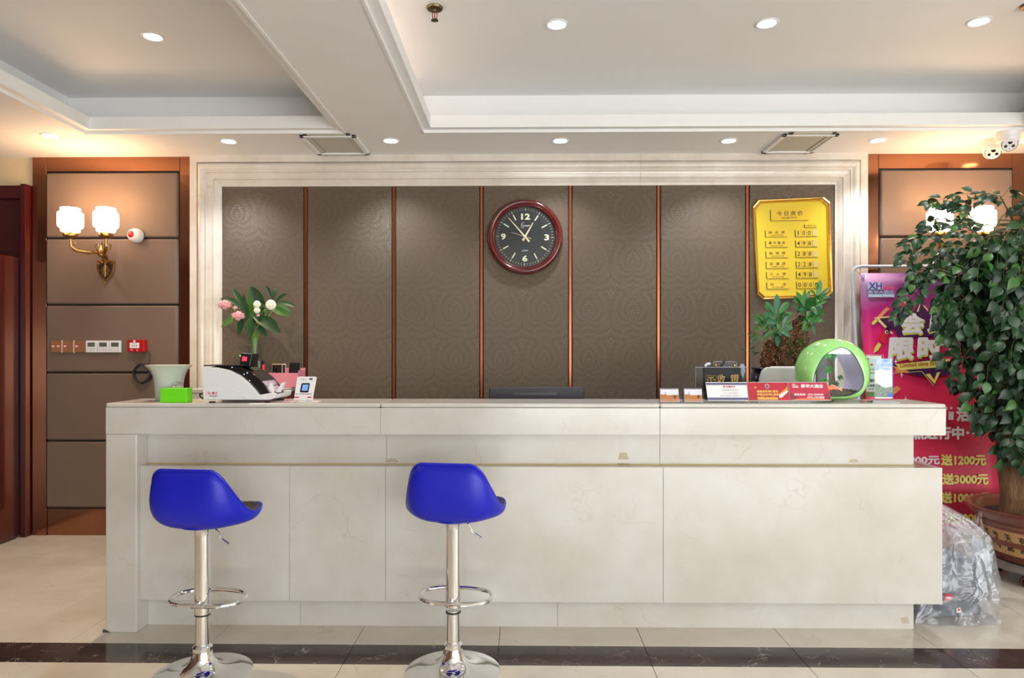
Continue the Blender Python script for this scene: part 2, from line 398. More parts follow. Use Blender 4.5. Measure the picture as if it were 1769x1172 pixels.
mrun([((x0,0),(1,0)), ((x0,zt),(1,-1))]); mrun([((x1,zt),(-1,-1)), ((x1,0),(-1,0))])
mrun([((x0,zt),(1,-1)), ((xm-.0007,zt),(0,-1))]); mrun([((xm+.0007,zt),(0,-1)), ((x1,zt),(-1,-1))])
# doorway at the left
dr = setp(thing('door_1', (0,0,0)), kind='structure')
xj1, xj0 = lin(56), lin(47); zj = az(323, YW, 50)
MB().box(xj0, xj1, YW-.07, YW+.02, 0, zj+.005).build('door_jamb', REDWOOD, dr, bevel=.002)
MB().box(-4.75, xj0, YW-.045, YW+.02, az(345, YW, 20), zj).build('door_header', REDWOOD, dr, bevel=.002)
MB().box(-4.75, xj0, YW+.0, YW+.02, 0, az(345, YW, 20)).build('door_lining', REDWOOD2, dr)
MB().box(-4.75, xj0, YW-.015, YW+.02, az(436, YW, 20), az(429, YW, 20)).build('lining_rail', REDWOOD2, dr, bevel=.003)
MB().box(xj0-.05, xj0-.004, 3.95, YW-.08, .01, 1.945).build('door_leaf', REDWOOD, dr, bevel=.002)
kn = MB(); kn.lathe([(.024,0),(.024,.006),(.010,.01),(.010,.035),(.02,.04),(.02,.05),(.012,.054)], (xj0-.004, 4.06, .98), 16, True, (1,0,0)).build('door_handle', CHROME, dr, smooth=True)
# ================================================================ RECEPTION COUNTER
CF, CP, CT, CB = 3.173, 3.20, 3.267, 3.475   # front plane, panel plane, toe plane, back
XE = 1.919; ZT = 1.058; ZU = .915
ctr = thing('reception_counter', (0, 3.3, 0), 'long cream marble reception counter with recessed band and toe kick', 'counter')
def cm(name, x0, x1, y0, y1, z0, z1, bv=.0025, m=MARB, seg=2):
    return MB().box(x0, x1, y0, y1, z0, z1).build(name, m, ctr, world=True, bevel=bv, seg=seg)
s1, s2 = ax(657, CF), ax(1140, CF)
for a, b in ((-XE, s1-.0006), (s1+.0006, s2-.0006), (s2+.0006, XE)):
    cm('countertop', a, b, CF-.002, CB+.01, ZT-.02, ZT, .008, seg=4)
    cm('fascia_slab', a, b, CF, CB, ZU, ZT-.0205, .0015)
xl = ax(236, CF)
cm('corner_post', -XE, xl, CF, CB, 0, ZU-.0005, .004)
xt = 1.827
pj = [xl+.0005, ax(500, CP), ax(666, CP), ax(1146, CP), XE+.001]
for a, b in zip(pj[:-1], pj[1:]): cm('front_panel', a, b-.0012, CP, CB+.05, .14, .764, .0015)
rj = [xl+.0005, ax(668, CT), ax(1140, CT), xt]
for a, b in zip(rj[:-1], rj[1:]): cm('recess_panel', a, b-.001, CT, CB-.01, .7645, ZU-.0005, .0012)
tj = [xl+.0005, ax(519, CT), ax(890, CT)+.2, xt]
for a, b in zip(tj[:-1], tj[1:]): cm('toe_panel', a, b-.001, CT, CB-.01, 0, .1395, .0012)
cm('sealant_line', xl+.001, xt, CT-.010, CT+.002, .7642, .768, .001, STAIN)
desk = thing('work_desk', (0, 3.86, 0), 'staff work desk standing behind the counter front', 'desk')
MB().box(-1.88, 1.15, 3.56, 4.14, .735, .765).build('desk_top', MARB, desk, world=True, bevel=.004)
for dx in (-1.8, 0, 1.08): MB().box(dx-.02, dx+.02, 3.6, 4.1, 0, .735).build('desk_panel', REDWOOD, desk, world=True)
m = MB(); m.box(ax(1066,CT), ax(1088,CT), CT-.0115, CT-.0095, .7682, .7700); m.build('dark_gap', DARK, ctr, world=True)
STN = mat('grey_stain', srgb(184,172,150), .5)
for pts in (((666,802),(669,796),(684,795.5),(690,802)), ((1068,797),(1070,786),(1082,785),(1087,797)), ((1466,802),(1469,797),(1480,796),(1484,802))):
    q = Plane((0, CT-.0004, 0), (0,-1,0)); m = MB(); m.prism([q.p(a, b-3) for a, b in pts], (0,-.0003,0)); m.build('stain', STN, ctr, world=True)
q = Plane((0, CT-.0004, 0), (0,-1,0)); m = MB(); m.prism([q.p(a, b) for a, b in ((1556,1068),(1568,1066),(1571,1078),(1558,1077))], (0,-.0003,0)); m.build('stain', STN, ctr, world=True)
q = Plane((0, CF-.0004, 0), (0,-1,0)); m = MB(); m.prism([q.p(a, b) for a, b in ((177,1093.4),(178,1087),(184,1089),(192,1093.4))], (0,-.0003,0)); m.build('stain', mat('dark_scuff', srgb(78,68,54), .7), ctr, world=True)
# ---- back cabinet
XC0 = ax(324, 4.3); XC1 = -1.50
bc = thing('back_cabinet', ((XC0+XC1)/2, 4.55, 0), 'low back cabinet with cream marble top behind the left end of the counter', 'cabinet')
MB().box(XC0, XC1, 4.28, YW-.07, 1.035, 1.06).build('cabinet_top', MARB, bc, world=True, bevel=.004)
MB().box(XC0+.01, XC1-.008, 4.30, YW-.08, 0, 1.0345).build('cabinet_body', mat('cabinet_brown', srgb(110,48,28), .35), bc, world=True, bevel=.002)
MB().box(XC0+.0, XC1-.02, 4.283, 4.2995, .97, 1.0345).build('apron', MARB, bc, world=True, bevel=.002)
# ================================================================ BAR STOOLS
BLUE = mat('blue_plastic', srgb(9,22,184), .42, bump=.08, bscale=500)
CUSH = mat('grey_cushion', srgb(62,60,62), .7, bump=.2, bscale=200)
def make_stool(lever_s):
    st = thing('bar_stool', (0,0,0))
    # base: trumpet disc
    pr = [(.190,0),(.190,.006),(.184,.0085),(.150,.012),(.110,.019),(.080,.029),(.058,.044),(.046,.062),(.040,.080),(.037,.094)]
    MB().lathe(pr, (0,0,0), 64).build('base', CHROME, st, smooth=True, ang=60)
    MB().lathe([(.035,.094),(.038,.098),(.038,.112),(.033,.118),(.029,.122)], (0,0,0), 32).build('collar', CHROME, st, smooth=True)
    MB().lathe([(.0265,.115),(.0265,.25)], (0,0,0), 32).build('inner_tube', CHROME, st, smooth=True)
    MB().lathe([(.0295,.244),(.0310,.246),(.0310,.56),(.033,.585),(.036,.59)], (0,0,0), 32).build('column', CHROME, st, smooth=True)
    MB().lathe([(.0305,.239),(.0305,.244)], (0,0,0), 32).build('ring_seal', DARK, st, smooth=True)
    # footrest loop
    pts = []
    for k in range(40):
        a = 2*PI*k/40; ca, sa = math.cos(a), math.sin(a); q = 1/(abs(ca)**2.6+abs(sa)**2.6)**(1/2.6)
        pts.append((.148*ca*q, .045+.088*sa*q, .292+.004*sa))
    m = MB(); m.tube(pts, .0085, 10, closed=True); m.cyl((0,-.045,.292),(0,-.02,.292),.008)
    m.build('footrest', CHROME, st, smooth=True)
    MB().lathe([(.038,.588),(.060,.592),(.085,.600),(.085,.604)], (0,0,0), 36).build('seat_bracket', BLUE, st, smooth=True)
    # lever
    rt = thing('s', (0,0,0)); bpy.data.objects.remove(rt)
    m = MB(); m.tube([(.03,.0,.592),(.058,-.01,.590),(.072,-.01,.575),(.082,-.01,.550),(.115,-.015,.533)], .004, 8)
    m.tube([(.090,-.012,.546),(.120,-.016,.530)], .0055, 8); m.build('lever', CHROME, st, smooth=True)
    # shell
    def cat(P, t):
        n = len(P); t = t*n; i = int(t) % n; f = t-int(t)
        p0, p1, p2, p3 = [Vector(P[(i+k-1)%n]) for k in range(4)]
        return .5*((2*p1)+(-p0+p2)*f+(2*p0-5*p1+4*p2-p3)*f*f+(-p0+3*p1-3*p2+p3)*f**3)
    half = [(0,-.125,.243),(.070,-.125,.243),(.108,-.122,.240),(.138,-.108,.212),(.163,-.070,.150),(.188,-.015,.078),(.200,.045,.050),(.190,.115,.060),(.150,.172,.058),(.080,.200,.048),(0,.208,.044)]
    rim = half + [(-x,y,z) for x,y,z in reversed(half[1:-1])]
    hip = [(0,-.150,.05),(.08,-.149,.05),(.135,-.140,.05),(.172,-.115,.05),(.193,-.070,.048),(.203,-.005,.03),(.201,.05,.03),(.186,.11,.03),(.145,.16,.03),(.078,.186,.03),(0,.194,.03)]
    hips = hip + [(-x,y,z) for x,y,z in reversed(hip[1:-1])]
    def surf(u, v, k=1.0, dz=0, vmax=1.0):
        v = v*vmax; r = cat(rim, u); h = cat(hips, u); o = Vector((0,0,0))
        p1 = Vector((h.x*.62, h.y*.62, 0)); p2 = Vector((h.x*1.04, h.y*1.04, .012))
        c1 = (1-v)**3; c2 = 3*v*(1-v)**2; c3 = 3*v*v*(1-v); c4 = v**3
        q = o*c1 + p1*c2 + p2*c3 + r*c4
        return Vector((q.x*k, q.y*k, q.z + .597 + dz))
    sh = MB().grid(lambda u, v: surf(u, v), 60, 14, cu=True).build('seat_shell', BLUE, st, smooth=True, solid=.009, ang=80)
    MB().tube([surf(i/60, 1.0)+Vector((0,0,0)) for i in range(60)], .0062, 8, closed=True).build('shell_rim', BLUE, st, smooth=True)
    MB().grid(lambda u, v: surf(u, v, .965, .018, .90), 60, 12, cu=True).build('cushion', CUSH, st, smooth=True, solid=.012, ang=80)
    return st
s0 = make_stool(1)
s0.location = (ax(350, 2.77), 2.77, 0); s0.rotation_euler = (0,0,math.radians(-5))
setp(s0, 'blue bar stool at the left end of the counter, nearest the corner post', 'stool', 'blue bar stools at the counter')
s1_ = dup(s0, (ax(783, 2.81), 2.81, 0), math.radians(-8), label='blue bar stool at the middle of the counter, below the clock', cat='stool', group='blue bar stools at the counter')
for ch in s1_.children:
    if ch.name.startswith(('seat_shell','shell_rim','cushion','seat_bracket','lever','column')): ch.location.z += .018
# ================================================================ CEILING FITTINGS
LEDW = mat('cool_led', (1,1,1), .5, emis=14, ecol=(.93,.96,1)); LEDY = mat('warm_led', (1,1,1), .5, emis=14, ecol=(1,.80,.50))
def spot(name, parent, e, col, ang=110, blend=.8, r=.03, loc=(0,0,-.02)):
    l = bpy.data.lights.new(name, 'SPOT'); l.energy = e; l.color = col; l.spot_size = math.radians(ang); l.spot_blend = blend; l.shadow_soft_size = r
    o = bpy.data.objects.new(name, l); COL.objects.link(o); o.parent = parent; o.location = loc; return o
dn = 0
def downlight(px, py, Z, warm, e, label, group):
    d = ray(px, py); t = (Z-EYE)/d.z; p = d*t
    th = thing('downlight', (p.x, p.y, Z), label, 'ceiling light', group)
    MB().lathe([(.058,0),(.058,-.003),(.050,-.006),(.044,-.004),(.044,0)], (0,0,0), 28, False).build('trim_ring', WPLAS, th, smooth=True)
    MB().lathe([(.0435,-.001),(.0435,-.003)], (0,0,0), 28).build('lamp_lens', LEDY if warm else LEDW, th)
    spot('lamp', th, e, (1,.74,.45) if warm else (.95,.97,1)); return th
CW = 'round recessed downlight glowing '
downlight(87, 234, ZS, 0, 10, CW+'white in the soffit at the far left', None)
downlight(395, 244, ZS, 0, 34, CW+'white in the soffit, left of the left access panel', None)
downlight(675, 243, ZS, 0, 34, CW+'white in the soffit, right of the left access panel', None)
downlight(968, 243, ZS, 0, 34, CW+'white in the soffit, above the wall clock', None)
downlight(1259, 243, ZS, 0, 34, CW+'white in the soffit, left of the right access panel', None)
downlight(1517, 242, ZS, 0, 34, CW+'white in the soffit, between right access panel and cameras', None)
downlight(1776, 243, ZS, 1, 12, CW+'warm yellow in the soffit, behind the dome cameras', None)
downlight(264, 63, ZC, 1, 95, CW+'warm yellow in the left ceiling recess', None)
downlight(962, 42, ZC, 0, 26, CW+'white in the right ceiling recess, nearest the sprinkler', None)
downlight(1325, 40, ZC, 0, 26, CW+'white, middle of the three in the right ceiling recess', None)
downlight(1691, 37, ZC, 0, 26, CW+'white in the right ceiling recess, at the upper right corner', None)
# warm LED strip lying in the cove of the right recess
cv = MB().box(-.35, 1.9, 4.33, 4.345, 2.716, 2.722).build('light_strip', mat('warm_strip', (1,1,1), .5, emis=18, ecol=(1,.74,.55)), bpy.data.objects['trim_2'])
cv2 = MB().box(-.77, -.755, 1.2, 4.2, 2.716, 2.722).build('light_strip', bpy.data.materials['warm_strip'], bpy.data.objects['trim_2'])
# sprinklers
SPM = mat('sprinkler_metal', srgb(120,108,84), .3, 1); REDG = mat('red_glass', (.5,.01,.03), .1)
def sprinkler(px, py, label):
    d = ray(px, py); p = d*((ZC-EYE)/d.z)
    th = thing('sprinkler', (p.x, p.y, ZC), label, 'sprinkler')
    MB().lathe([(.036,0),(.040,-.004),(.036,-.012),(.012,-.014)], (0,0,0), 24).build('escutcheon', SPM, th, smooth=True)
    m = MB(); m.lathe([(.010,-.012),(.008,-.024)], (0,0,0), 12)
    for s in (-1, 1): m.tube([(s*.008,0,-.02),(s*.012,0,-.035),(s*.010,0,-.05),(s*.003,0,-.06)], .0024, 6)
    m.build('yoke', SPM, th, smooth=True)
    MB().cyl((0,0,-.022),(0,0,-.054),.0026,8).build('glass_bulb', REDG, th, smooth=True)
    MB().lathe([(.004,-.058),(.017,-.062),(.018,-.065),(.004,-.066)], (0,0,0), 16).build('deflector', SPM, th, smooth=True)
sprinkler(751, 12, 'brass fire sprinkler hanging from the right ceiling recess')
sprinkler(1779, 8, 'fire sprinkler with red bulb at the upper right picture corner')
# access panels
PAN = mat('access_panel_paint', srgb(196,192,180), .55)
def access(x0, x1, y0, y1, label):
    th = thing('access_panel', ((x0+x1)/2, (y0+y1)/2, ZS), label, 'ceiling panel', None)
    w, d = (x1-x0)/2, (y1-y0)/2
    def ringf(a, b, z0, z1, nm, mt):
        m = MB()
        for q in ((-w+a, w-a, -d+a, -d+b),(-w+a, w-a, d-b, d-a),(-w+a,-w+b,-d+b,d-b),(w-b,w-a,-d+b,d-b)): m.box(*q, z0, z1)
        m.build(nm, mt, th, bevel=.002)
    ringf(0, .028, -.014, 0, 'outer_frame', WHITE); ringf(.030, .058, -.009, 0, 'inner_frame', PAN)
    MB().box(-w+.062, w-.062, -d+.062, d-.062, -.005, -.0005).build('hatch', PAN, th, bevel=.001)
    m = MB()
    for q in ((-w+.058, w-.058, -d+.058, -d+.062),(-w+.058, w-.058, d-.062, d-.058),(-w+.058,-w+.062,-d+.06,d-.06),(w-.062,w-.058,-d+.06,d-.06)): m.box(*q, -.0012, -.0004)
    m.build('gap', DARK, th)
def zf(px, py): d = ray(px, py); return d*((ZS-EYE)/d.z)
a, b = zf(517, 236), zf(634, 262); access(zf(520,236).x, zf(617,236).x, zf(560,263).y, zf(560,235).y, 'square access panel in the soffit above the left half of the counter')
access(zf(1349,234).x, zf(1445,234).x, zf(1380,260).y, zf(1380,233).y, 'square access panel in the soffit left of the dome cameras')
# dome cameras
def camera_dome(px, py, r, yaw, pitch, label, Yd=None):
    d = ray(px, py); p = d*((ZS-EYE)/d.z)
    th = thing('security_camera', (p.x, p.y, ZS), label, 'security camera', None)
    MB().lathe([(r,0),(r,-.012),(r*.97,-.016),(r*.95,-.034),(r*.88,-.042)], (0,0,0), 40).build('mounting_ring', WPLAS, th, smooth=True)
    MB().lathe([(r*.90,-.040),(r*.88,-.052),(r*.80,-.064),(r*.7,-.070)], (0,0,0), 40).build('collar', WPLAS, th, smooth=True)
    c = Vector((0,0,-.066)); rb = r*.74
    dr_ = Vector((math.sin(yaw)*math.cos(pitch), -math.cos(yaw)*math.cos(pitch), -math.sin(pitch)))
    rx = Vector((math.cos(yaw), math.sin(yaw), 0)); up = rx.cross(dr_)*-1
    if up.z < 0: up = -up
    MB().lathe([(rb*math.sin(t), rb*math.cos(t)) for t in [math.radians(50+130*k/14) for k in range(15)]], c, 32, True, dr_).build('eyeball', WPLAS, th, smooth=True, ang=30)
    face = MB().lathe([(rb*.80,-.006),(rb*.80,0),(rb*.74,.003)], c+dr_*rb*.66, 32, True, dr_).build('face_plate', WPLAS, th, smooth=True)
    MB().tube([c+dr_*rb*.655+(rx*math.cos(a)+up*math.sin(a))*rb*.82 for a in [k*PI/12 for k in range(24)]], .0018, 6, True).build('groove', DARK, th)
    for q, rr in (((0,.26),.27),((-.40,-.22),.19),((.36,-.22),.19),((0,-.50),.06)):
        o = c+dr_*(rb*.66+.0025)+rx*q[0]*rb+up*q[1]*rb
        MB().lathe([(rr*rb*.9,0),(rr*rb*.9,.002),(rr*rb*.7,.0035)], o, 16, True, dr_).build('lens', BLACK, face, smooth=True)
camera_dome(1714, 243, .073, -.42, .55, 'white dome security camera left of the pair, farther from the viewer')
camera_dome(1741, 229, .072, -.28, .45, 'white dome security camera right of the pair, in front')
# ================================================================ WALL THINGS
SHADE = mat('lit_opal_glass', (1,.97,.9), .3, emis=2.8, ecol=(1,.90,.76)); SHB = mat('etched_band', (1,.95,.85), .4, emis=.9, ecol=(1,.82,.62))
def sconce(px, py, half, label):
    p = at(px, py, YW-.03); th = thing('wall_sconce', tuple(p), label, 'wall lamp', 'twin shade brass wall sconces' if 0 else None)
    # shield backplate: pointed shape
    out = []
    for k in range(9):
        t = k/8; out.append((.058*(1-t**2.2)+.0, -.0-.115*t))
    ctl = [(-.060,.045),(-.030,.040),(0,.062),(.030,.040),(.060,.045)]
    shp = [(.062,.045),(.062,.0),(.052,-.04),(.034,-.072),(.012,-.092),(0,-.108),(-.012,-.092),(-.034,-.072),(-.052,-.04),(-.062,0),(-.062,.045),(-.035,.036),(-.018,.060),(0,.05),(.018,.060),(.035,.036)]
    bp = MB().prism([(x,0,z) for x,z in shp], (0,-.012,0)).build('backplate', BRASS, th, bevel=.002)
    MB().prism([(x*.76,-.012,z*.74-.008) for x,z in shp if z < .046 and not (abs(x) < .04 and z > .03)], (0,-.003,0)).build('enamel_inlay', mat('dark_enamel', srgb(52,30,22), .35), bp)
    m = MB()
    for k in range(-5, 6):
        a = k*.22; m.cyl((0,-.0155,.02),(math.sin(a)*.040,-.0155,-.02-.042*math.cos(a)*(1 if abs(k)<4 else .5)),.0014,5)
    for x, z in shp[:11]: m.ball((x*.93,-.013,z*.93), .0042, 6, 4)
    m.cyl((0,-.016,.04),(0,-.016,-.07),.003,6); m.ball((0,-.015,-.112),.008,8,6)
    for s in (-1,1): m.tube([(s*.02,-.015,.03),(s*.045,-.016,.045),(s*.055,-.016,.03),(s*.04,-.016,.018)],.0035,6)
    m.build('ornament', BRASS, bp, smooth=True)
    hub = MB(); hub.cyl((0,-.01,.07),(0,-.05,.085),.016,12); hub.lathe([(.01,-.03),(.022,-.02),(.026,0),(.022,.02),(.014,.03),(.006,.05)],(0,-.06,.095),16)
    hub.tube([(0,-.01,.03),(0,-.03,.05),(0,-.05,.08)],.008,8)
    for s in (-1,1): hub.tube([(s*.02,-.05,.11),(s*.05,-.04,.12),(s*.055,-.04,.15),(s*.035,-.04,.155),(s*.03,-.04,.14)],.0045,6)
    hub.build('hub', BRASS, th, smooth=True)
    for s in (-1, 1):
        e = Vector((s*half, -.205, .165))
        P = [(s*.012,-.062,.095),(s*half*.35,-.11,.088),(s*half*.62,-.145,.088),(s*half*.86,-.180,.095),(s*half*.98,-.20,.120),(e.x,e.y,.165)]
        arm = MB(); arm.tube(P, lambda t: .0065+.005*math.sin(PI*min(1,t*1.1)), 10)
        q = Vector(P[1]); arm.box(q.x-.018,q.x+.018,q.y-.008,q.y+.008,q.z-.012,q.z+.012)
        arm.tube([(P[4][0]+s*-.012,P[4][1],.125),(P[4][0]-s*.03,P[4][1],.13),(P[4][0]-s*.025,P[4][1],.145)],.003,6)
        arm.build('arm', BRASS, th, smooth=True)
        MB().lathe([(.010,.165),(.020,.172),(.042,.180),(.046,.190),(.044,.202),(.036,.206)], (e.x,e.y,0), 24).build('lamp_cup', BRASS, th, smooth=True)
        sh = MB(); sh.lathe([(.036,.207),(.050,.210),(.058,.214),(.058,.226)],(e.x,e.y,0),32,False)
        sh.lathe([(.060,.234),(.070,.240),(.077,.250),(.078,.300),(.077,.338),(.066,.346)],(e.x,e.y,0),32,False)
        sh.lathe([(.060,.354),(.062,.368),(.058,.372),(.055,.368),(.055,.25)],(e.x,e.y,0),32,False)
        s_ = sh.build('lamp_shade', SHADE, th, smooth=True, recalc=False)
        MB().lathe([(.058,.2255),(.061,.2345)],(e.x,e.y,0),32,False).build('etched_band', SHB, s_, smooth=True)
        MB().lathe([(.0655,.3455),(.060,.3545)],(e.x,e.y,0),32,False).build('etched_band', SHB, s_, smooth=True)
        l = bpy.data.lights.new('bulb', 'POINT'); l.energy = 5; l.color = (1,.60,.30); l.shadow_soft_size = .09
        o = bpy.data.objects.new('bulb', l); COL.objects.link(o); o.parent = th; o.location = (e.x, e.y, .42)
        l2 = l.copy(); l2.energy = 2.6; o = bpy.data.objects.new('bulb', l2); COL.objects.link(o); o.parent = th; o.location = (e.x*1.25, e.y-.09, .24)
sconce(184, 462, .120, 'brass twin sconce with lit shades left of the red warning light')
sconce(1628, 462, .140, 'brass twin sconce with lit shades glowing behind the potted tree')
# warning light
p = at(238, 408, YW-.035); th = thing('warning_light', tuple(p), 'round white alarm light with red lens beside the left sconce', 'alarm light')
MB().lathe([(.048,0),(.050,.01),(.048,.035),(.040,.055),(.028,.066),(.026,.067)], (0,0,0), 36, True, (-.15,-1,0)).build('housing', WPLAS, th, smooth=True)
MB().ball((-.010,-.062,.002), (.025,.018,.025), 20, 12).build('red_lens', mat('red_lens', srgb(215,20,30), .15, coat=.5, emis=.15), th, smooth=True)
# switch plates, thermostats
YP = YW-.031
SWC = mat('copper_switch', srgb(176,122,86), .35, .6); LAB = mat('red_white_label', srgb(225,120,115), .5)
for i, (a, b) in enumerate(((89.5,109),(110,129.5),(130,149))):
    c = at((a+b)/2, 599, YP); w = (ax(b,YP)-ax(a,YP))/2
    th = thing('switch_plate', tuple(c), ['copper switch plate with two small labels, leftmost of the row','copper switch plate between two others on the left panel','copper switch plate touching the leftmost thermostat'][i], 'switch', None)
    MB().box(-w,w,-.010,0,-.041,.041).build('plate', SWC, th, bevel=.002)
    n = 2 if i == 0 else 1
    for k in range(n):
        cx = -w+.016+k*.036
        MB().box(cx-.012, cx+.012, -.0112, -.010, -.006, .009).build('label', LAB, th)
        MB().box(cx-.006, cx+.006, -.0118, -.0112, -.002, .006).build('label_patch', WPAPER, th)
    if i < 2: MB().box(w-.004, w+.001, -.014, 0, -.044, .044).build('light_edge', mat('pale_edge', srgb(225,200,170), .4), th, bevel=.001)
LCD = mat('lcd_grey', srgb(92,96,86), .25)
for i, (a, b) in enumerate(((150,169.5),(170,190),(190.5,210.5))):
    c = at((a+b)/2, 599, YP); w = (ax(b,YP)-ax(a,YP))/2-.0008
    th = thing('thermostat', tuple(c), ['white thermostat with grey display, nearest the copper switch plates','white thermostat with grey display, middle of the three','white thermostat with grey display, nearest the red call point'][i], 'thermostat', None)
    MB().box(-w,w,-.014,0,-.041,.041).build('body', WPLAS, th, bevel=.002)
    MB().box(-w*.66,w*.66,-.0152,-.0142,-.001,.028).build('display', LCD, th)
    for k, (x, z) in enumerate(((-.55,-.012),(0,-.012),(.55,-.012),(-.55,-.026),(0,-.026),(.55,-.026))):
        MB().box(x*w-.006,x*w+.006,-.0155,-.0140,z-.003,z+.003).build('button', mat('grey_button', (.55,.55,.58), .4) if i+k == 0 else bpy.data.materials['grey_button'], th)
# fire call point + cable
REDP = mat('red_plastic', srgb(178,22,32), .35)
c = at(241, 598, YP); th = thing('call_point', tuple(c), 'red fire alarm call point with white window on the left panel', 'fire alarm')
bd = MB().box(-.058,.058,-.050,0,-.042,.042).build('box', REDP, th, bevel=.003)
MB().box(-.040,.026,-.0525,-.0500,-.016,.022).build('window', WPAPER, th, bevel=.001)
m = MB()
for x in (-.022,-.007,.008): m.lathe([(.0038,0),(.0038,.0012)], (x,-.0525,.001), 10, True, (0,-1,0))
for x in (-.018,.004): m.box(x-.003,x+.003,-.0535,-.0525,.012,.016)
m.build('symbol', INK, th)
mm = MB(); mm.lathe([(.008,0),(.008,.0012)], (-.008,-.050,.032), 12, True, (0,-1,0)); mm.box(-.036,-.020,-.0512,-.050,-.030,-.026).box(.008,.014,-.0512,-.050,-.034,-.026); mm.build('marking', INKW, th)
c = at(246, 646, YP-.02); th = thing('cable_coil', tuple(c), 'coil of black cable hanging below the red call point', 'cable')
for k, (rx, rz, oy, dx) in enumerate(((.058,.064,0,0),(.062,.068,-.006,.003),(.055,.060,-.012,-.003),(.060,.062,.006,.002))):
    MB().tube([(dx+rx*math.cos(a)+.004*math.sin(3*a+k), oy+.003*math.sin(2*a+k), rz*math.sin(a)) for a in [j*PI/16 for j in range(32)]], .0052, 6, True).build('loop', DARK, th, smooth=True)
MB().tube([(.040,0,.055),(.05,0,.09),(.048,.01,.13),(.040,.0,.155),(.02,-.01,.155)], .0025, 6).build('lead', DARK, th, smooth=True)
# ---- wall clock
cc = at(907, 410, YW-.016); RC = .262
ck = thing('wall_clock', tuple(cc), 'round wall clock with dark red rim and black dial on the centre panel', 'clock')
MAHO = mat('mahogany_lacquer', srgb(92,22,24), .16, coat=.6, var=.3, vscale=12)
D_ = (0,-1,0)
MB().lathe([(RC*.97,0),(RC,.012),(RC*.985,.028),(RC*.95,.040),(RC*.905,.043),(RC*.875,.038),(RC*.86,.034),(RC*.845,.036),(RC*.825,.032),(RC*.80,.022),(RC*.795,.014)], (0,0,0), 96, False, D_).build('rim', MAHO, ck, smooth=True, ang=50)
dial = MB().lathe([(RC*.80,.010),(RC*.80,.014)], (0,0,0), 96, True, D_).build('dial', mat('black_dial', srgb(34,35,39), .35), ck)
CREAM = mat('cream_paint', srgb(225,222,190), .5)
til = math.radians(-1.5)
def dp(x, z, y=-.0150): return Vector((x*math.cos(til)+z*math.sin(-til)*-1*-1, y, z*math.cos(til)+x*math.sin(til)*1))
def dbox(cx, cz, a, L, w, y=-.0150):
    """bar centred on radius, angle a from 12"""
    ux = Vector((math.sin(a),0,math.cos(a))); vx = Vector((math.cos(a),0,-math.sin(a))); c = Vector((cx,y,cz))
    return [c-ux*L/2-vx*w/2, c+ux*L/2-vx*w/2, c+ux*L/2+vx*w/2, c-ux*L/2+vx*w/2]
m = MB()
for k in range(60):
    a = 2*PI*k/60+.025; L = .018 if k % 5 == 0 else .013; r = .190
    m.prism(dbox(math.sin(a)*r, math.cos(a)*r, a, L, .0035 if k % 5 == 0 else .0014), (0,-.0006,0))
m.build('minute_marks', CREAM, ck, kind='stuff')
for k in range(12):
    if k % 3 == 0: continue
    a = 2*PI*k/12+.025; MB().prism(dbox(math.sin(a)*.152, math.cos(a)*.152, a, .042, .0075), (0,-.0008,0)).build('hour_mark', CREAM, ck)
for t, x, z, w, h in (('12',.004,.140,.062,.042),('3',.150,-.004,.034,.042),('6',-.001,-.150,.036,.042),('9',-.150,.002,.034,.042)):
    m = MB(); c = [(x-w/2,-.0150,z-h/2),(x+w/2,-.0150,z-h/2),(x-w/2,-.0150,z+h/2),(x+w/2,-.0150,z+h/2)]
    text_mb(m, t, quad_fn(c), .03); m.build('numeral', CREAM, ck)
m = MB(); text_mb(m, 'Compas', quad_fn([(-.018,-.0150,.068),(.034,-.0150,.070),(-.018,-.0150,.084),(.034,-.0150,.086)]), .01)
m.tube([(-.006,-.0152,.098),(-.016,-.0152,.098),(-.026,-.0152,.085),(-.026,-.0152,.07),(-.018,-.0152,.062),(-.008,-.0152,.064)], .0013, 5)
text_mb(m, 'QUARTZ', quad_fn([(-.022,-.0150,-.101),(.022,-.0150,-.101),(-.022,-.0150,-.091),(.022,-.0150,-.091)]))
m.build('lettering', INKW, ck)
HAND = mat('pale_hand', srgb(226,206,168), .35)
def hand(name, a, L, back, w, y):
    ux = Vector((math.sin(a),0,math.cos(a))); vx = Vector((math.cos(a),0,-math.sin(a))); c = Vector((0,y,0))
    MB().prism([c-ux*back-vx*w*.7, c-ux*back+vx*w*.7, c+vx*w/2, c+ux*L+vx*w*.22, c+ux*L-vx*w*.22, c-vx*w/2], (0,-.0012,0)).build(name, HAND, ck)
hand('hour_hand', math.radians(30), .112, .030, .012, -.018)
hand('minute_hand', math.radians(-41), .172, .045, .010, -.0205)
hand('second_hand', math.radians(-72), .100, .045, .0025, -.023)
MB().lathe([(.009,.014),(.009,.025),(.005,.027)], (0,0,0), 16, True, D_).build('pivot', HAND, ck, smooth=True)
MB().lathe([(RC*.805,.0265),(RC*.805,.0275)], (0,0,0), 64, True, D_).build('glass', ACRYL, ck)
# ---- room price board
YB = YW-.040; BP = Plane((0, YB, 0), (0,-1,0))
bc_ = at(1370, 430, YB)
pb = thing('price_board', (bc_.x, YW-.016, bc_.z), 'yellow room price board in a gold frame with cut corners, right of the clock', 'sign')
YEL = mat('yellow_metal_sheet', srgb(222,194,38), .40, .1); YEL2 = mat('yellow_plate', srgb(226,190,40), .35, .2); PALE = mat('blank_plate', srgb(214,188,110), .35, .2)
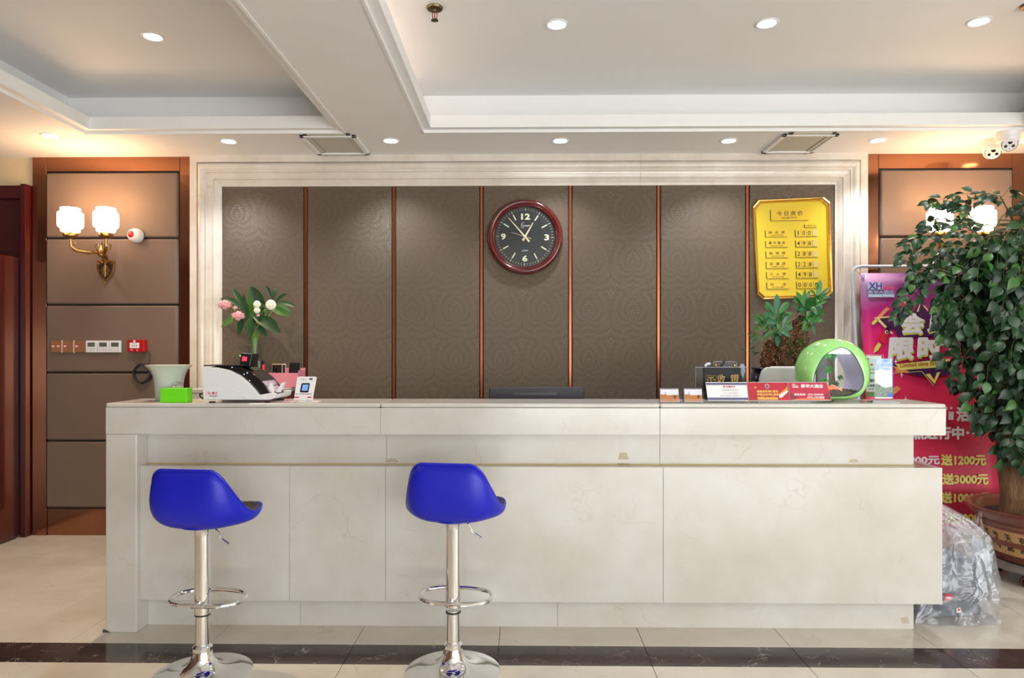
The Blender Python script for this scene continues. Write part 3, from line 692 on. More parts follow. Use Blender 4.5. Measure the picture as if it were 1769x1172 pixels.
# outline corners (px)
OUT = [(1300,357),(1310,345),(1424,340),(1435,349),(1439.5,505),(1431,514),(1318,518),(1307,509)]
cxm, cym = 1370, 430
def insx(k, pts=OUT): return [((x-cxm)*k[0]+cxm, (y-cym)*k[1]+cym) for x, y in pts]
rings = [((1,1),-.0),((1,1),.018),((.985,.988),.026),((.96,.97),.024),((.945,.957),.018),((.925,.943),.020),((.905,.93),.010)]
m = MB(); vs = []
for k, dpt in rings: vs += [BP.p(x, y, dpt-.024) for x, y in insx(k)]
n = 8; fs = []
for j in range(len(rings)-1):
    for i in range(n): fs.append((j*n+i, j*n+(i+1)%n, (j+1)*n+(i+1)%n, (j+1)*n+i))
m.add(vs, fs); m.build('frame', GOLD, pb, world=True)
m = MB(); m.prism([BP.p(x, y, -.016) for x, y in insx((.92,.94))], (0,.006,0)); m.build('panel', YEL, pb, world=True)
bl = -.0158
def plate(x0, y0, x1, y1, tl=-.0, mt=YEL2, txt=(), nm='plate', rise=-1.0):
    """small raised plate, tilted like the board"""
    r = rise*(x1-x0)/66
    P = [(x0,y0),(x1,y0+r),(x1+.5,y1+r),(x0+.5,y1)]
    sh = MB(); sh.prism([BP.p(x-1.1, y+.6, bl) for x, y in P], (0,-.0015,0)); 
    o = MB().prism([BP.p(x, y, bl+.0016) for x, y in P], (0,-.0030,0)).build(nm, mt, pb, world=True)
    sh.build('plate_edge', INK, o, world=True)
    mb = MB()
    for t, a, b, c, d in txt: text_mb(mb, t, quad_fn([BP.p(a,d,bl+.005), BP.p(c,d+r,bl+.005), BP.p(a,b,bl+.005), BP.p(c,b+r,bl+.005)]), .012)
    if txt: mb.build('lettering', INK, o, world=True)
    return o
plate(1332.5,362,1398,381, txt=[('今 日 房 价',1343,364.5,1388,373),('ROOM PRICE',1352,375,1378,377.6)])
plate(1391.5,387,1412.5,392.6, txt=[('人民币币/每天',1394,388.5,1410.5,391)])
rows = [('钟  点  房','HOURLY ROOM','100 '),('豪 华 套 房','DELUXE SUITE','498 '),('标  准  房','STANDARD ROOM','288 '),('普  通  房','COMMON ROOM','228 '),('三  人  房','TRIPLE ROOM','498 '),('加        床','EXTRA BED','0000')]
ys = [397.5,415.5,433.5,451.8,469.5,487.5]
for i, (cn, en, dg) in enumerate(rows):
    x0 = 1323.5+i*.55; y0 = ys[i]
    plate(x0, y0, x0+38, y0+11.6, txt=[(cn, x0+5, y0+1.5, x0+33, y0+6.6),(en, x0+9, y0+8, x0+30, y0+10)])
    x0 = 1375.5+i*.5; y0 = ys[i]-1.2
    for k, ch in enumerate(dg):
        xa = x0+k*9.6
        plate(xa, y0-.15*k, xa+9.0, y0+12-.15*k, mt=YEL2 if ch != ' ' else PALE, txt=[(ch, xa+(3.8 if ch == '1' else 2), y0+2, xa+(5.6 if ch == '1' else 7), y0+9.8)] if ch != ' ' else (), nm='digit_tile')
# ================================================================ ON THE COUNTER
Y1 = CF
# green box + crystal ball
c = at(301, 694, 3.215); LIME = mat('lime_box', srgb(112,228,30), .4)
gb = thing('card_box', (c.x, 3.235, ZT), 'lime green box on the left end of the counter', 'box')
w = .063
MB().add([(-w,-.03,0),(w,-.03,0),(w,.03,0),(-w,.03,0),(-w*.985,-.028,.066),(w*.985,-.028,.066),(w*.985,.028,.066),(-w*.985,.028,.066)], [(0,3,2,1),(4,5,6,7),(0,1,5,4),(1,2,6,5),(2,3,7,6),(3,0,4,7)]).build('body', LIME, gb, bevel=.002)
MB().box(-w*1.03,-w*1.0,-.02,.035,0,.064).build('side_flap', BLACK, gb)
cb = MB().ball((0,0,.022), .022, 20, 14).build('crystal_ball', mat('crystal', (.95,.93,.92), .02, trans=.9), None, smooth=True)
cb.location = (at(301,666,3.26).x, 3.30, ZT+.068-.02); setp(cb, 'small crystal ball peeking over the lime green box', 'crystal ball')
# stand under the ball (hidden box-side pedestal)
pd = MB().lathe([(.02,0),(.02,.045),(.012,.049)], (0,0,0), 16).build('ball_stand', BLACK, cb, smooth=True); pd.location = (0,0,-.048)
# flared pot
c = at(298, 690, 3.40); PALEGR = mat('pale_green_ceramic', srgb(196,206,196), .25, coat=.3)
fp = MB().lathe([(.058,0),(.060,.004),(.063,.05),(.066,.09),(.072,.12),(.084,.148),(.104,.168),(.107,.171),(.102,.172),(.080,.150),(.064,.12),(.055,.05),(.052,.012)], (0,0,0), 40).build('flared_pot', PALEGR, None, smooth=True, ang=60)
fp.location = (c.x, 3.365, ZT); setp(fp, 'pale green flared ceramic pot behind the lime green box', 'pot')
# money counter: side profile in x-z, extruded along depth
YM0, YM1 = 3.20, 3.43
MP = Plane((0, YM0, 0), (0,-1,0))
mc = thing('money_counter', (ax(410, YM0), 3.31, ZT), 'white banknote counting machine with glossy black top at the left end of the counter', 'counting machine')
side = [(352,691),(350,676),(347,650),(347,640),(353,634.5),(375,635.5),(396,640),(414,649),(430,663),(441,675),(447,683),(470,679),(476,680),(474,688),(462,691)]
def slab(name, pts, y0, y1, m_, par=mc, bv=.003, seg=3, ang=40):
    P = [MP.p(x, y) for x, y in pts]; P = [Vector((p.x, y0, max(p.z, ZT+.004))) for p in P]
    return MB().prism(P, (0, y1-y0, 0)).build(name, m_, par, world=True, bevel=bv, seg=seg, smooth=True, ang=ang)
slab('side_panel', side, YM0, YM0+.022, WPLAS)
slab('side_panel', side, YM1-.022, YM1, WPLAS)
inner = [(353,691),(350,640),(353,636),(375,632),(392,632),(410,634),(428,642),(444,654),(456,668),(463,680),(466,691)]
GLB = mat('gloss_black', (.008,.008,.010), .08, coat=.5)
slab('black_hood', inner, YM0+.022, YM1-.022, GLB)
slab('white_base', [(352,691.5),(352,684),(470,684),(476,681),(474,688),(466,691.5)], YM0+.003, YM1-.003, WPLAS)
MB().box(ax(350,YM0), ax(410,YM0), YM0+.01, YM1-.01, az(633,YM0), az(631,YM0)).build('feed_tray', BLACK, mc, world=True, bevel=.001)
m = MB(); m.box(ax(359,YM0), ax(367,YM0), YM0+.01, YM0+.03, ZT, ZT+.005).box(ax(455,YM0), ax(463,YM0), YM0+.01, YM0+.03, ZT, ZT+.005).box(ax(359,YM0), ax(463,YM0), YM1-.03, YM1-.01, ZT, ZT+.005); m.build('foot', DARK, mc, world=True)
# raised curve line on the side
m = MB(); m.tube([MP.p(x, y, .0005) for x, y in ((352,672),(356,666),(366,663.5),(380,665),(395,670),(410,677),(424,686),(430,690))], .0018, 6); m.build('side_rib', WPLAS, mc, world=True, smooth=True)
# tray prongs and notes
for k, (dx, dy) in enumerate(((0,0),(11,-1))):
    pts = [(453+dx*.9,680),(459+dx,663-k*1),(462+dx,663-k*2),(464+dx*.7,681)]
    if k: pts = [(461,681),(472,664),(477,662),(477,666),(468,681)]
    slab('stacker_prong', pts, YM0+.05+.06*k, YM0+.075+.06*k, WPLAS, bv=.001)
NOTE = mat('pink_banknote', srgb(205,185,198), .5)
for k in range(7):
    x = 437+k*2.2; y = 652+k*1.6
    MB().prism([MP.p(a, b) + Vector((0,.03,0)) for a, b in ((x,y),(x+1.2,y-.6),(x+9+k*.6,y+17),(x+10,y+26-k),(x+8.4,y+26-k),(x+7,y+17))], (0,.15,0)).build('banknote', NOTE, mc, world=True)
dp_ = MB().prism([MP.p(a, b) + Vector((0,.05,0)) for a, b in ((406,633),(409,610),(428,612),(424,634))], (0,.09,0)).build('display_unit', BLACK, mc, world=True, bevel=.002)
MPd = Plane((0, YM0+.0495, 0), (0,-1,0))
m = MB(); text_mb(m, '8', quad_fn([MPd.p(417.5,625,.0002), MPd.p(422,624,.0002), MPd.p(418.5,616,.0002), MPd.p(423,615.5,.0002)]), .03); m.prism([MPd.p(a,b,.0003) for a,b in ((422,617),(427,617),(426,624),(421,624))],(0,-.0003,0)); m.build('red_digit', mat('red_led', (1,.02,.05), .5, emis=1.6, ecol=(1,.03,.08)), dp_, world=True)
m = MB(); m.lathe([(.0035,0),(.0035,.001)], MPd.p(415,615,.0002), 10, True, D_); m.build('green_indicator', mat('green_led', (.1,1,.1), .5, emis=1.2, ecol=(.1,.9,.15)), dp_, world=True)
m = MB()
for x, y in ((398,636),(424.5,645.5),(419,648),(428.5,659)): m.ball(MP.p(x, y) + Vector((0,.018,.002)), .0022, 8, 6)
m.build('indicator_lamp', mat('blue_white_led', (.6,.7,1), .4, emis=2, ecol=(.6,.7,1)), mc, world=True)
m = MB(); MP.text(m, '维之', 366,677,376,682,.0006,.03); MP.tube = None
m.tube([MP.p(360.5+4*math.cos(a)*.85, 681+4*math.sin(-a)*.9, .0005) for a in [k*PI/10-.6 for k in range(15)]], .0009, 5)
m.lathe([(.0035,0),(.0035,.0006)], MP.p(361,680,.0004), 12, True, D_); m.build('red_logo', mat('red_ink', srgb(205,40,45), .5), mc, world=True)
m = MB(); MP.text(m, '400-880-8216', 361.5,683.6,376,685.6,.0006,.02); m.build('lettering', INK, mc, world=True)
MB().tube([Vector((ax(349,3.3),3.3,ZT+.035)),Vector((ax(345,3.3),3.3,ZT+.034)),Vector((ax(344,3.32),3.33,ZT+.02)),Vector((ax(350,3.36),3.36,ZT+.008))], .004, 8).build('power_cord', DARK, mc, world=True, smooth=True)
# dark pen pot with red tag behind the machine
c = at(443, 640, 4.42); BK2 = mat('black_lacquer_pot', (.015,.014,.016), .2)
pp = thing('pen_pot', (c.x, 4.45, 1.06), 'black round pot with a red tag behind the banknote machine', 'pot')
h = az(624, 4.42)-1.06
MB().lathe([(.036,0),(.040,.01),(.040,h*.55),(.042,h*.6),(.042,h*.72),(.038,h*.74),(.038,h)], (0,0,0), 24).build('body', BK2, pp, smooth=True)
MB().lathe([(.0425,h*.62),(.0425,h*.66)], (0,0,0), 24, False).build('silver_band', CHROME, pp, smooth=True)
MB().prism([(.036,-.030,h*.85),(.048,-.022,h*.88),(.056,-.020,h*.2),(.044,-.032,h*.18)], (0,.004,0)).build('red_tag', mat('red_tag', srgb(215,20,30), .4, emis=.0), pp)
# lying silver-ish tray seen above machine's left part
# pay card
YC = 3.235; CPn = Plane((ax(527,YC), YC, ZT), (0,-1,.28))
pc = thing('payment_card_stand', (ax(527,YC), YC+.01, ZT), 'white tilted payment card stand with blue screen on the counter, left of the monitor', 'card stand')
m = MB(); m.prism([CPn.p(a,b) for a,b in ((507.5,691.5),(513.5,652.5),(515.5,651),(545.5,651),(547,652.5),(539.5,691.5))], CPn.n*-.004); m.build('card', WPAPER, pc, world=True)
m = MB(); m.prism([CPn.p(a,b,.0015) for a,b in ((518.2,677),(521,663.5),(522.5,662.3),(534,662.3),(535.5,663.5),(532.8,677.5),(531.5,678.6),(519,678.4))], CPn.n*-.001); m.build('device', BLACK, pc, world=True)
m = MB(); m.prism([CPn.p(a,b,.0026) for a,b in ((521.3,675.2),(523.4,665),(533.3,665),(531,675.6))], CPn.n*-.001); m.build('screen', mat('blue_screen', srgb(120,165,235), .3, emis=.25, ecol=srgb(120,165,235)), pc, world=True)
cols = [srgb(210,60,70),srgb(120,190,130),srgb(110,180,220),srgb(230,110,140),srgb(205,50,70),srgb(215,70,60),srgb(90,150,200),srgb(60,60,80),srgb(210,70,70)]
dm = [mat('sticker_%s' % n, c_, .5) for n, c_ in zip(('crimson','mint','sky','rose','cherry','brick','steel','navy','coral'), cols)]
for k in range(9): MB().lathe([(.0030,0),(.0030,.0005)], CPn.p(511.8+k*3.2, 681.3, .001), 10, True, CPn.n).build('sticker', dm[k], pc, world=True)
m = MB(); m.prism([CPn.p(a,b,.001) for a,b in ((508.4,688),(508.9,685.8),(538.5,685.8),(538.1,688))], CPn.n*-.0006); m.build('red_stripe', mat('magenta_stripe', srgb(200,50,85), .5), pc, world=True)
m = MB(); m.prism([CPn.p(a,b,.002) for a,b in ((514.5,688.6),(519,685.6),(526,684),(530,685.6),(532,688.8))], CPn.n*-.0006); m.build('white_arch', WPAPER, pc, world=True)
m = MB(); m.prism([CPn.p(a,b,.001) for a,b in ((534,656.4),(535,653.8),(540.5,653.8),(539.6,657))], CPn.n*-.0006); CPn.text(m, 'PAY', 520,654.8,529,656.8,.001); m.build('small_logo', bpy.data.materials['sticker_navy'], pc, world=True)
MB().box(-.045,.055,-.01,.06,0,.002).build('base', WPAPER, pc)
MB().box(-.01,.03,.012,.016,.002,.07).build('rear_leg', WPAPER, pc)
# leaflet
lf = thing('leaflet', (ax(487,3.215), 3.225, ZT), 'purple and pink leaflet lying beside the white payment card', 'leaflet')
MB().box(-.050,.046,-.03,.055,.0003,.0012).build('sheet', WPAPER, lf)
MB().box(-.046,.043,-.03,.02,.0013,.0018).build('print', mat('leaflet_print', srgb(150,90,120), .35), lf)
MB().tube([Vector((ax(477,3.36),3.36,ZT+.003)),Vector((ax(476,3.36),3.36,ZT+.02)),Vector((ax(479,3.38),3.38,ZT+.032)),Vector((ax(486,3.42),3.42,ZT+.036)),Vector((ax(492,3.45),3.45,ZT+.02))], .0022, 6).build('thin_cable', DARK, None, smooth=True)
setp(bpy.data.objects['thin_cable'], 'thin black cable looping up behind the leaflet', 'cable')
# pink phone box on the back cabinet
PK = mat('pink_card', srgb(222,140,160), .6); c0, c1 = ax(463, 4.5), ax(516, 4.5)
pk = thing('storage_box', ((c0+c1)/2, 4.56, 1.06), 'pink cardboard box holding phones on the back cabinet', 'box'); W2 = (c1-c0)/2
hz = az(645, 4.5)-1.06
m = MB(); m.box(-W2,W2,-.06,-.057,0,hz).box(-W2,W2,.077,.08,0,hz+.03).box(-W2,-W2+.003,-.06,.08,0,hz).box(W2-.003,W2,-.06,.08,0,hz+.015).box(-W2,W2,-.06,.08,0,.003).box(-W2,W2,-.058,.078,hz-.02,hz-.017)
m.build('box_walls', PK, pk, bevel=.001)
# two hotspots/phones
zb = 1.06+hz-.017
def phone(x0, x1, py, label, frame, lean=0):
    y = 4.545; X0, X1 = ax(x0,y), ax(x1,y); H = az(py, y)-zb
    th = thing('mobile_phone', ((X0+X1)/2, y, zb), label, 'phone'); w = (X1-X0)/2
    MB().prism([(-w,-.004,0),(w,-.004,0),(w+lean,.004,H),(-w+lean,.004,H)], (0,.009,0)).build('body', frame, th, bevel=.003)
    MB().prism([(-w*.88,-.0055,.004),(w*.88,-.0055,.004),(w*.88+lean*.9,.0020,H*.92),(-w*.88+lean*.9,.0020,H*.92)], (0,.0008,0)).build('screen', GLB, th)
phone(469.5, 488, 629, 'phone with gold edge standing in the pink box', mat('gold_edge', srgb(200,160,120), .35, .5))
phone(488.5, 493, 629, 'slim white-edged phone behind the gold-edged one', WPLAS)
phone(498, 517.5, 626, 'black phone standing at the right end of the pink box', BLACK, .008)
# flower vase
VY = 4.62; vc = at(440, 660, VY)
VG = glass('vase_glass', (.93,.97,.95), .0, 1.5)
vs_ = thing('flower_vase', (vc.x, VY, 1.06), 'clear glass vase of green stems on the back cabinet', 'vase')
HV = az(584, VY)-1.06; rv = .052
MB().lathe([(rv*.96,0),(rv,.01),(rv,HV),(rv-.004,HV),(rv-.004,.015),(.001,.013)], (0,0,0), 32, True).build('glass', VG, vs_, smooth=True)
fl_ = thing('flower_bouquet', (vc.x, VY, 1.075), 'bouquet of long green leaves with white and pink blooms in the glass vase', 'flowers')
LGR = mat('glossy_leaf', srgb(28,72,36), .35, var=.35, vscale=15); LGR2 = mat('bright_leaf', srgb(72,120,50), .4, var=.2, vscale=15); STM = mat('green_stem', srgb(110,150,60), .4)
def blade(base, tip, wd, bend=.03, fold=.2, n=8, up=Vector((0,0,1))):
    """long leaf from base to tip"""
    base = Vector(base); tip = Vector(tip); ax_ = (tip-base); L = ax_.length; t = ax_.normalized()
    face = Vector((0,-1,.35)); s = t.cross(face).normalized(); nn = s.cross(t).normalized()
    vs = []; fs = []
    for k in range(n+1):
        u = k/n; p = base + ax_*u + Vector((0,0,1))*bend*math.sin(PI*u); w = wd*.5*math.sin(PI*min(1,u*.97+.015))**.75 if u > 0 else .002
        if k == n: w = .0006
        vs += [p - s*w + nn*w*fold, p, p + s*w + nn*w*fold]
    for k in range(n):
        for j in range(2): fs.append((k*3+j, k*3+j+1, k*3+4+j, k*3+3+j))
    return vs, fs
def VP(px, py, dy=0): return at(px, py, VY+dy)
leaves = [  # base px, tip px, width, dy base/tip
 ((430,575),(434,494),.055,-.02,-.05),((428,565),(420,508),.03,0,.02),((455,545),(434,495),.085,0,-.06),((425,540),(402,499),.04,0,.03),((418,532),(388,516),.035,-.03,-.04),
 ((415,545),(382,566),.05,-.05,-.08),((432,548),(433,585),.06,-.09,-.12),((420,550),(412,580),.045,-.06,-.08),((436,545),(486,577),.075,-.05,-.06),((440,560),(460,582),.05,-.02,-.02),
 ((470,535),(500,546),.06,.02,.03),((475,525),(497,508),.03,.0,-.02),((470,520),(478,498),.035,.0,.02),((468,515),(458,494),.025,.0,-.02),((478,523),(510,531),.03,-.02,-.04),((478,528),(503,540),.025,.0,.03),
 ((452,535),(434,528),.04,-.04,-.04),((448,530),(470,533),.03,-.05,-.06),((426,560),(424,520),.035,-.06,-.05),((440,560),(443,515),.05,.03,.04),((430,560),(446,520),.06,.02,.05),((424,538),(380,516),.03,.02,.05),((440,550),(480,560),.05,.04,.06)]
for k, (b_, t_, w_, d0, d1) in enumerate(leaves):
    v_, f_ = blade(VP(*b_, d0), VP(*t_, d1), w_, .012)
    MB().add(v_, f_).build('leaf', LGR if k % 5 else LGR2, fl_, world=True, smooth=True)
for k in range(9):
    a = k*2.4; r_ = .012+.022*((k*37)%10)/10
    tp = [(400,530),(410,545),(452,525),(455,535),(467,520),(430,530),(478,525),(440,520),(460,540)][k]
    top = VP(*tp, -.05 if k < 5 else 0)
    MB().tube([Vector((vc.x+r_*math.cos(a), VY+r_*math.sin(a), 1.085)), Vector((vc.x-r_*.6*math.cos(a), VY-r_*.6*math.sin(a), 1.06+HV)), top], .0036, 6).build('stem', STM, fl_, world=True, smooth=True)
def bloom(px, py, r, m_, dy=-.08, ball=False):
    c = VP(px, py, dy); mb = MB()
    def ruf(u, v):
        a = 2*PI*u; t = PI*(.002+.996*v); k = 1+(.10*math.sin(t*13+a) if ball else .16*math.sin(a*9+t*5)*math.sin(t)+.12*math.sin(t*11))
        return c + Vector((r*k*math.sin(t)*math.cos(a)*(1 if ball else 1.15), -r*.8*k*math.cos(t), r*k*math.sin(t)*math.sin(a)*(1 if ball else .78)+(0 if ball else .004*math.sin(a*5))))
    mb.grid(ruf, 40, 26, cu=True); mb.build('bloom', m_, fl_, world=True, smooth=True, ang=70); return
    n_ = 4 if ball else 3
    for j in range(n_):
        rr = r*(1-.22*j); 
        for k in range(7 - (j > 1)):
            a = 2*PI*k/7 + j*.5
            def fn(u, v, a=a, rr=rr, j=j):
                th_ = a+(u-.5)*1.15; el = -.5+1.5*v+(.25*j); q = rr*math.cos(el*.8) ; 
                return c + Vector((q*math.cos(th_), -.3*r-rr*.55*math.sin(el)*1.0+r*.3, q*math.sin(th_)))
            mb.grid(fn, 3, 3)
    mb.ball(c+Vector((0,r*.1,0)), (r*.42, r*.4, r*.42), 10, 6)
    mb.build('bloom', m_, fl_, world=True, smooth=True, ang=70)
PKF = mat('pink_petal', srgb(238,170,180), .6, var=.2, vscale=60); WHF = mat('white_petal', srgb(240,238,222), .6)
bloom(388, 527, .033, PKF); bloom(411.5, 546, .032, PKF); bloom(406, 532, .011, PKF); bloom(468, 527, .031, WHF, ball=True); bloom(444, 526, .022, WHF, ball=True); bloom(444, 536.5, .019, WHF, ball=True); bloom(445.5, 545, .009, PKF)
MB().ball(VP(458,538,-.08), (.010,.010,.017), 10, 8).build('bud', LGR2, fl_, world=True, smooth=True)
# monitor behind the counter
YQ = 3.72; mcx = ax(927, YQ); mo1 = thing('monitor', (mcx, YQ, .765), 'black computer monitor showing its back above the counter, below the clock', 'monitor')
MBK = mat('monitor_black', srgb(42,43,54), .45)
Z1 = az(669, YQ); w = (ax(1010,YQ)-ax(845,YQ))/2
MB().prism([(-w,0,.78-.0-.765+.06),(w,0,.06+.015),(w,0,Z1-.765),(-w,0,Z1-.765-.006)], (0,.035,0)).build('housing', MBK, mo1, bevel=.006, seg=3)
MB().box(-w*.48,w*.42,-.002,.001,Z1-.765-.046,Z1-.765-.030).build('vent', BLACK, mo1)
QP = Plane((0, YQ-.0005, 0), (0,-1,0)); m = MB(); QP.text(m, 'Lenovo', 856, 677.5, 884, 684.5, .0004, .01); m.build('lettering', INK, mo1, world=True)
MB().box(-.03,.03,.0,.03,.01,.09).build('stand_neck', BLACK, mo1); MB().box(-.11,.11,-.06,.09,0,.012).build('stand_foot', BLACK, mo1, bevel=.003)
# two card holders
def card_holder(x0, x1, label):
    y = 3.22; X0, X1 = ax(x0,y), ax(x1,y); th = thing('card_holder', ((X0+X1)/2, y+.02, ZT), label, 'card holder', None); w = (X1-X0)/2; H = az(672.5,y)-ZT
    m = MB(); m.box(-w-.010,w+.010,-.030,.035,0,.003).box(-w-.004,w+.004,-.024,-.022,.003,.020).box(-w-.006,-w-.003,-.022,.03,.003,H).box(w+.003,w+.006,-.022,.03,.003,H).box(-w-.004,w+.004,.022,.024,.003,H); m.build('holder', ACRYL, th)
    for k in range(4): MB().prism([(-w,-.014+.006*k,.0045),(w,-.014+.006*k,.0045),(w-.003,-.008+.006*k,H-.001-.001*k),(-w-.001,-.008+.006*k,H-.001-.001*k)], (0,.003,0)).build('business_card', WPAPER if k else mat('card_white', srgb(225,225,238), .5), th)
    MB().prism([(-w+.001,-.0146,.006),(w-.001,-.0146,.006),(w-.002,-.0114,H*.58),(-w*.2,-.0114,H*.55),(-w*.5,-.0114,H*.62),(-w,-.0114,H*.6)], (0,.0004,0)).build('orange_print', mat('card_orange', srgb(186,112,40), .5), th)
    m = MB(); m.box(w*.45,w*.62,-.0150,-.0144,H*.3,H*.55).box(-w*.5,-w*.47,-.0125,-.0120,H*.55,H*.8); m.build('small_print', INK, th)
    MB().box(-w-.002,w+.002,.012,.020,.004,H*1.05).build('dark_backing', BLACK, th)
card_holder(1142, 1174, 'acrylic holder of orange and white cards, next to the copper strip')
card_holder(1183.5, 1214.5, 'acrylic holder of orange and white cards beside the purple-edged notice')
# three notice blocks
def notice(pts, label, cat_, mt, y=3.20, nm='table_sign'):
    """leaning acrylic tent sign; pts px tl,tr,br,bl"""
    pl = Plane((ax(pts[2][0],y), y, ZT), (0,-1,.30)); cxx = ax((pts[3][0]+pts[2][0])/2, y)
    th = thing(nm, (cxx, y+.03, ZT), label, cat_)
    P = [pl.p(a,b) for a,b in pts]
    for q in P[2:]: q.z = max(q.z, ZT+.001)
    MB().prism(P, pl.n*-.003).build('panel', mt, th, world=True)
    B = [Vector((P[0].x, P[0].y+.004, P[0].z)), Vector((P[1].x, P[1].y+.004, P[1].z)), Vector((P[2].x, P[2].y+.055, ZT+.0015)), Vector((P[3].x, P[3].y+.055, ZT+.0015))]
    m = MB(); m.prism(B, (0,.003,0)); m.box(P[3].x, P[2].x, P[3].y+.004, P[3].y+.052, ZT+.0003, ZT+.003); m.build('acrylic_back', ACRYL, th, world=True)
    m = MB(); Q = [pl.p(a,b,.0012) for a,b in pts]
    m.tube([q for q in Q], .0009, 5, True); m.build('edge', WPLAS, th, world=True)
    return th, pl
PUR = mat('slate_purple', srgb(92,88,130), .5)
t1, p1_ = notice([(1219,661),(1289.5,661),(1293,692.5),(1223,692.5)], 'white police notice with purple bands, leftmost of three counter signs', 'sign', WPAPER)
m = MB(); p1_.poly(m, [(1219.8,662),(1289.5,662),(1290,665.5),(1220.2,665.5)]); p1_.poly(m, [(1222,687.5),(1292.2,687.5),(1292.6,691.5),(1222.4,691.5)]); m.build('purple_band', PUR, t1, world=True)
m = MB(); p1_.text(m, '民警提示', 1254,667,1270,670.2,.001,.02); m.build('heading', bpy.data.materials['red_ink'], t1, world=True)
m = MB(); m.lathe([(.005,0),(.005,.0006)], p1_.p(1251,668.7,.001), 12, True, p1_.n); m.build('badge', mat('badge_gold', srgb(190,120,70), .5), t1, world=True)
GREYI = mat('grey_ink', srgb(150,150,160), .5)
m = MB(); p1_.text(m, '住宿请出示身份证', 1247,672.5,1276,676,.001); p1_.text(m, '一人一证实名登记', 1248,677.8,1276,681,.001); p1_.text(m, '未成年人请凭监护人证件登记入住', 1243.5,682.5,1281,685.8,.001); m.build('lettering', GREYI, t1, world=True)
REDS = mat('red_sign_print', srgb(196,34,58), .4, var=.3, vscale=14); REDT = mat('red_sign_print_plain', srgb(190,44,72), .4)
YLI = mat('yellow_ink', srgb(240,205,95), .5)
t2, p2_ = notice([(1291,661),(1360,661),(1365,692.5),(1293.5,692.5)], 'red fire safety notice with gold lettering, middle of three counter signs', 'sign', REDS)
m = MB(); p2_.text(m, '增强全民消防意识', 1307,674.5,1344,678.8,.001,.03); p2_.text(m, '提高全民消防素质', 1308,680,1345,684,.001,.03); 
rr_ = random.Random(3)
for k in range(16):
    x = 1309+k*2.2; p2_.poly(m, [(x,691),(x,684.8+rr_.random()*3),(x+1.5,684.8+rr_.random()*3),(x+1.5,691)])
m.build('gold_print', YLI, t2, world=True)
m = MB(); m.lathe([(.0115,0),(.0115,.0006)], p2_.p(1325,667.5,.001), 16, True, p2_.n); p2_.poly(m,[(1321,668),(1329,668),(1325,673.5)]); m.build('shield_emblem', mat('silver_grey', srgb(170,165,180), .4), t2, world=True)
m = MB(); m.lathe([(.0065,0),(.0065,.0006)], p2_.p(1325,667.5,.002), 12, True, p2_.n); m.build('emblem_core', bpy.data.materials['red_ink'], t2, world=True)
m = MB(); p2_.poly(m, [(1345.5,686),(1346,683),(1359,675),(1360.5,674.5),(1361,677.5),(1351,687),(1347.5,688)]); m.build('white_streak', WPAPER, t2, world=True)
m = MB(); p2_.poly(m, [(1345,681.5),(1358,671),(1360,666),(1360.3,673.5),(1346,682.5)],.0008); p2_.poly(m, [(1302.5,669),(1305,668),(1307,670.5),(1304,671.5)],.0008); m.build('flame_print', mat('flame_orange', srgb(238,160,50), .5), t2, world=True)
t3, p3_ = notice([(1361,661),(1428,661),(1436.5,692),(1366,692)], 'red hotel phone notice with white lettering, rightmost of three counter signs', 'sign', REDT)
m = MB(); p3_.text(m, '新华大酒店', 1383.5,664,1421.5,670.5,.001,.03,0,.5); p3_.text(m, '服务热线：0376-2968968', 1372,680,1422,684,.001,.02); p3_.text(m, '0376-2957888', 1394.5,685.3,1424,689,.001,.02)
p3_.text(m, 'XH', 1368,663.5,1373.5,666,.001,.03); p3_.text(m,'HOTEL',1369,666.4,1379,668.2,.001,.03); p3_.poly(m,[(1368.8,668.8),(1379,668.8),(1379.3,670),(1369,670)]); m.build('lettering', INKW, t3, world=True)
m = MB(); p3_.poly(m, [(1366.5,691.5),(1380,689),(1398,688),(1415,689),(1433,691),(1433,691.6)]); m.build('orange_curve', mat('orange_print', srgb(238,120,70), .5), t3, world=True)
MA = mat('maroon_print', srgb(140,40,66), .45); m = MB(); p3_.poly(m, [(1364,678),(1376,684.5),(1386,691),(1366.5,691)],.0006); p3_.poly(m, [(1431.5,677.5),(1424,684),(1422,691),(1435,691)],.0006); m.build('corner_print', MA, t3, world=True)
# cashier sign on the work desk inside acrylic
YK = 3.44; KP = Plane((0, YK, 0), (0,-1,0))
ks = thing('cashier_sign', (ax(1240,YK), YK+.005, ZT), 'black cashier sign with gold characters in a clear acrylic case', 'sign')
m = MB(); m.box(ax(1201.5,YK), ax(1291,YK), YK-.012, YK-.010, ZT, az(634.5,YK)).box(ax(1201.5,YK), ax(1203,YK), YK-.010, YK+.03, ZT, az(634.5,YK)).box(ax(1289.5,YK), ax(1291,YK), YK-.010, YK+.03, ZT, az(634.5,YK)).box(ax(1201.5,YK), ax(1291,YK), YK+.03, YK+.032, ZT, az(634.5,YK)); m.build('acrylic_case', CASE, ks, world=True)
m = MB(); m.tube([at(1201.7,690,YK-.01), at(1201.7,634.8,YK-.01), at(1291,634.8,YK-.01), at(1291,690,YK-.01)], .0012, 5); m.build('case_edge', mat('acrylic_edge', (.55,.55,.56), .2), ks, world=True)
MB().box(ax(1217.3,YK), ax(1280,YK), YK, YK+.006, ZT, az(635.5,YK))  .build('plaque', mat('plaque_black', (.010,.010,.012), .55, spec=.2), ks, world=True)
GLD = mat('gold_leaf_print', srgb(222,176,72), .4); m = MB()
KP.text(m, '收', 1239.5,647,1253,664,.001,.01); KP.text(m, '银', 1262,647,1276.5,664,.001,.01)
m.tube([KP.p(a,b,.001) for a,b in ((1219.5,664),(1219.5,649.3),(1237,649.3),(1237,664))], .0008, 5)
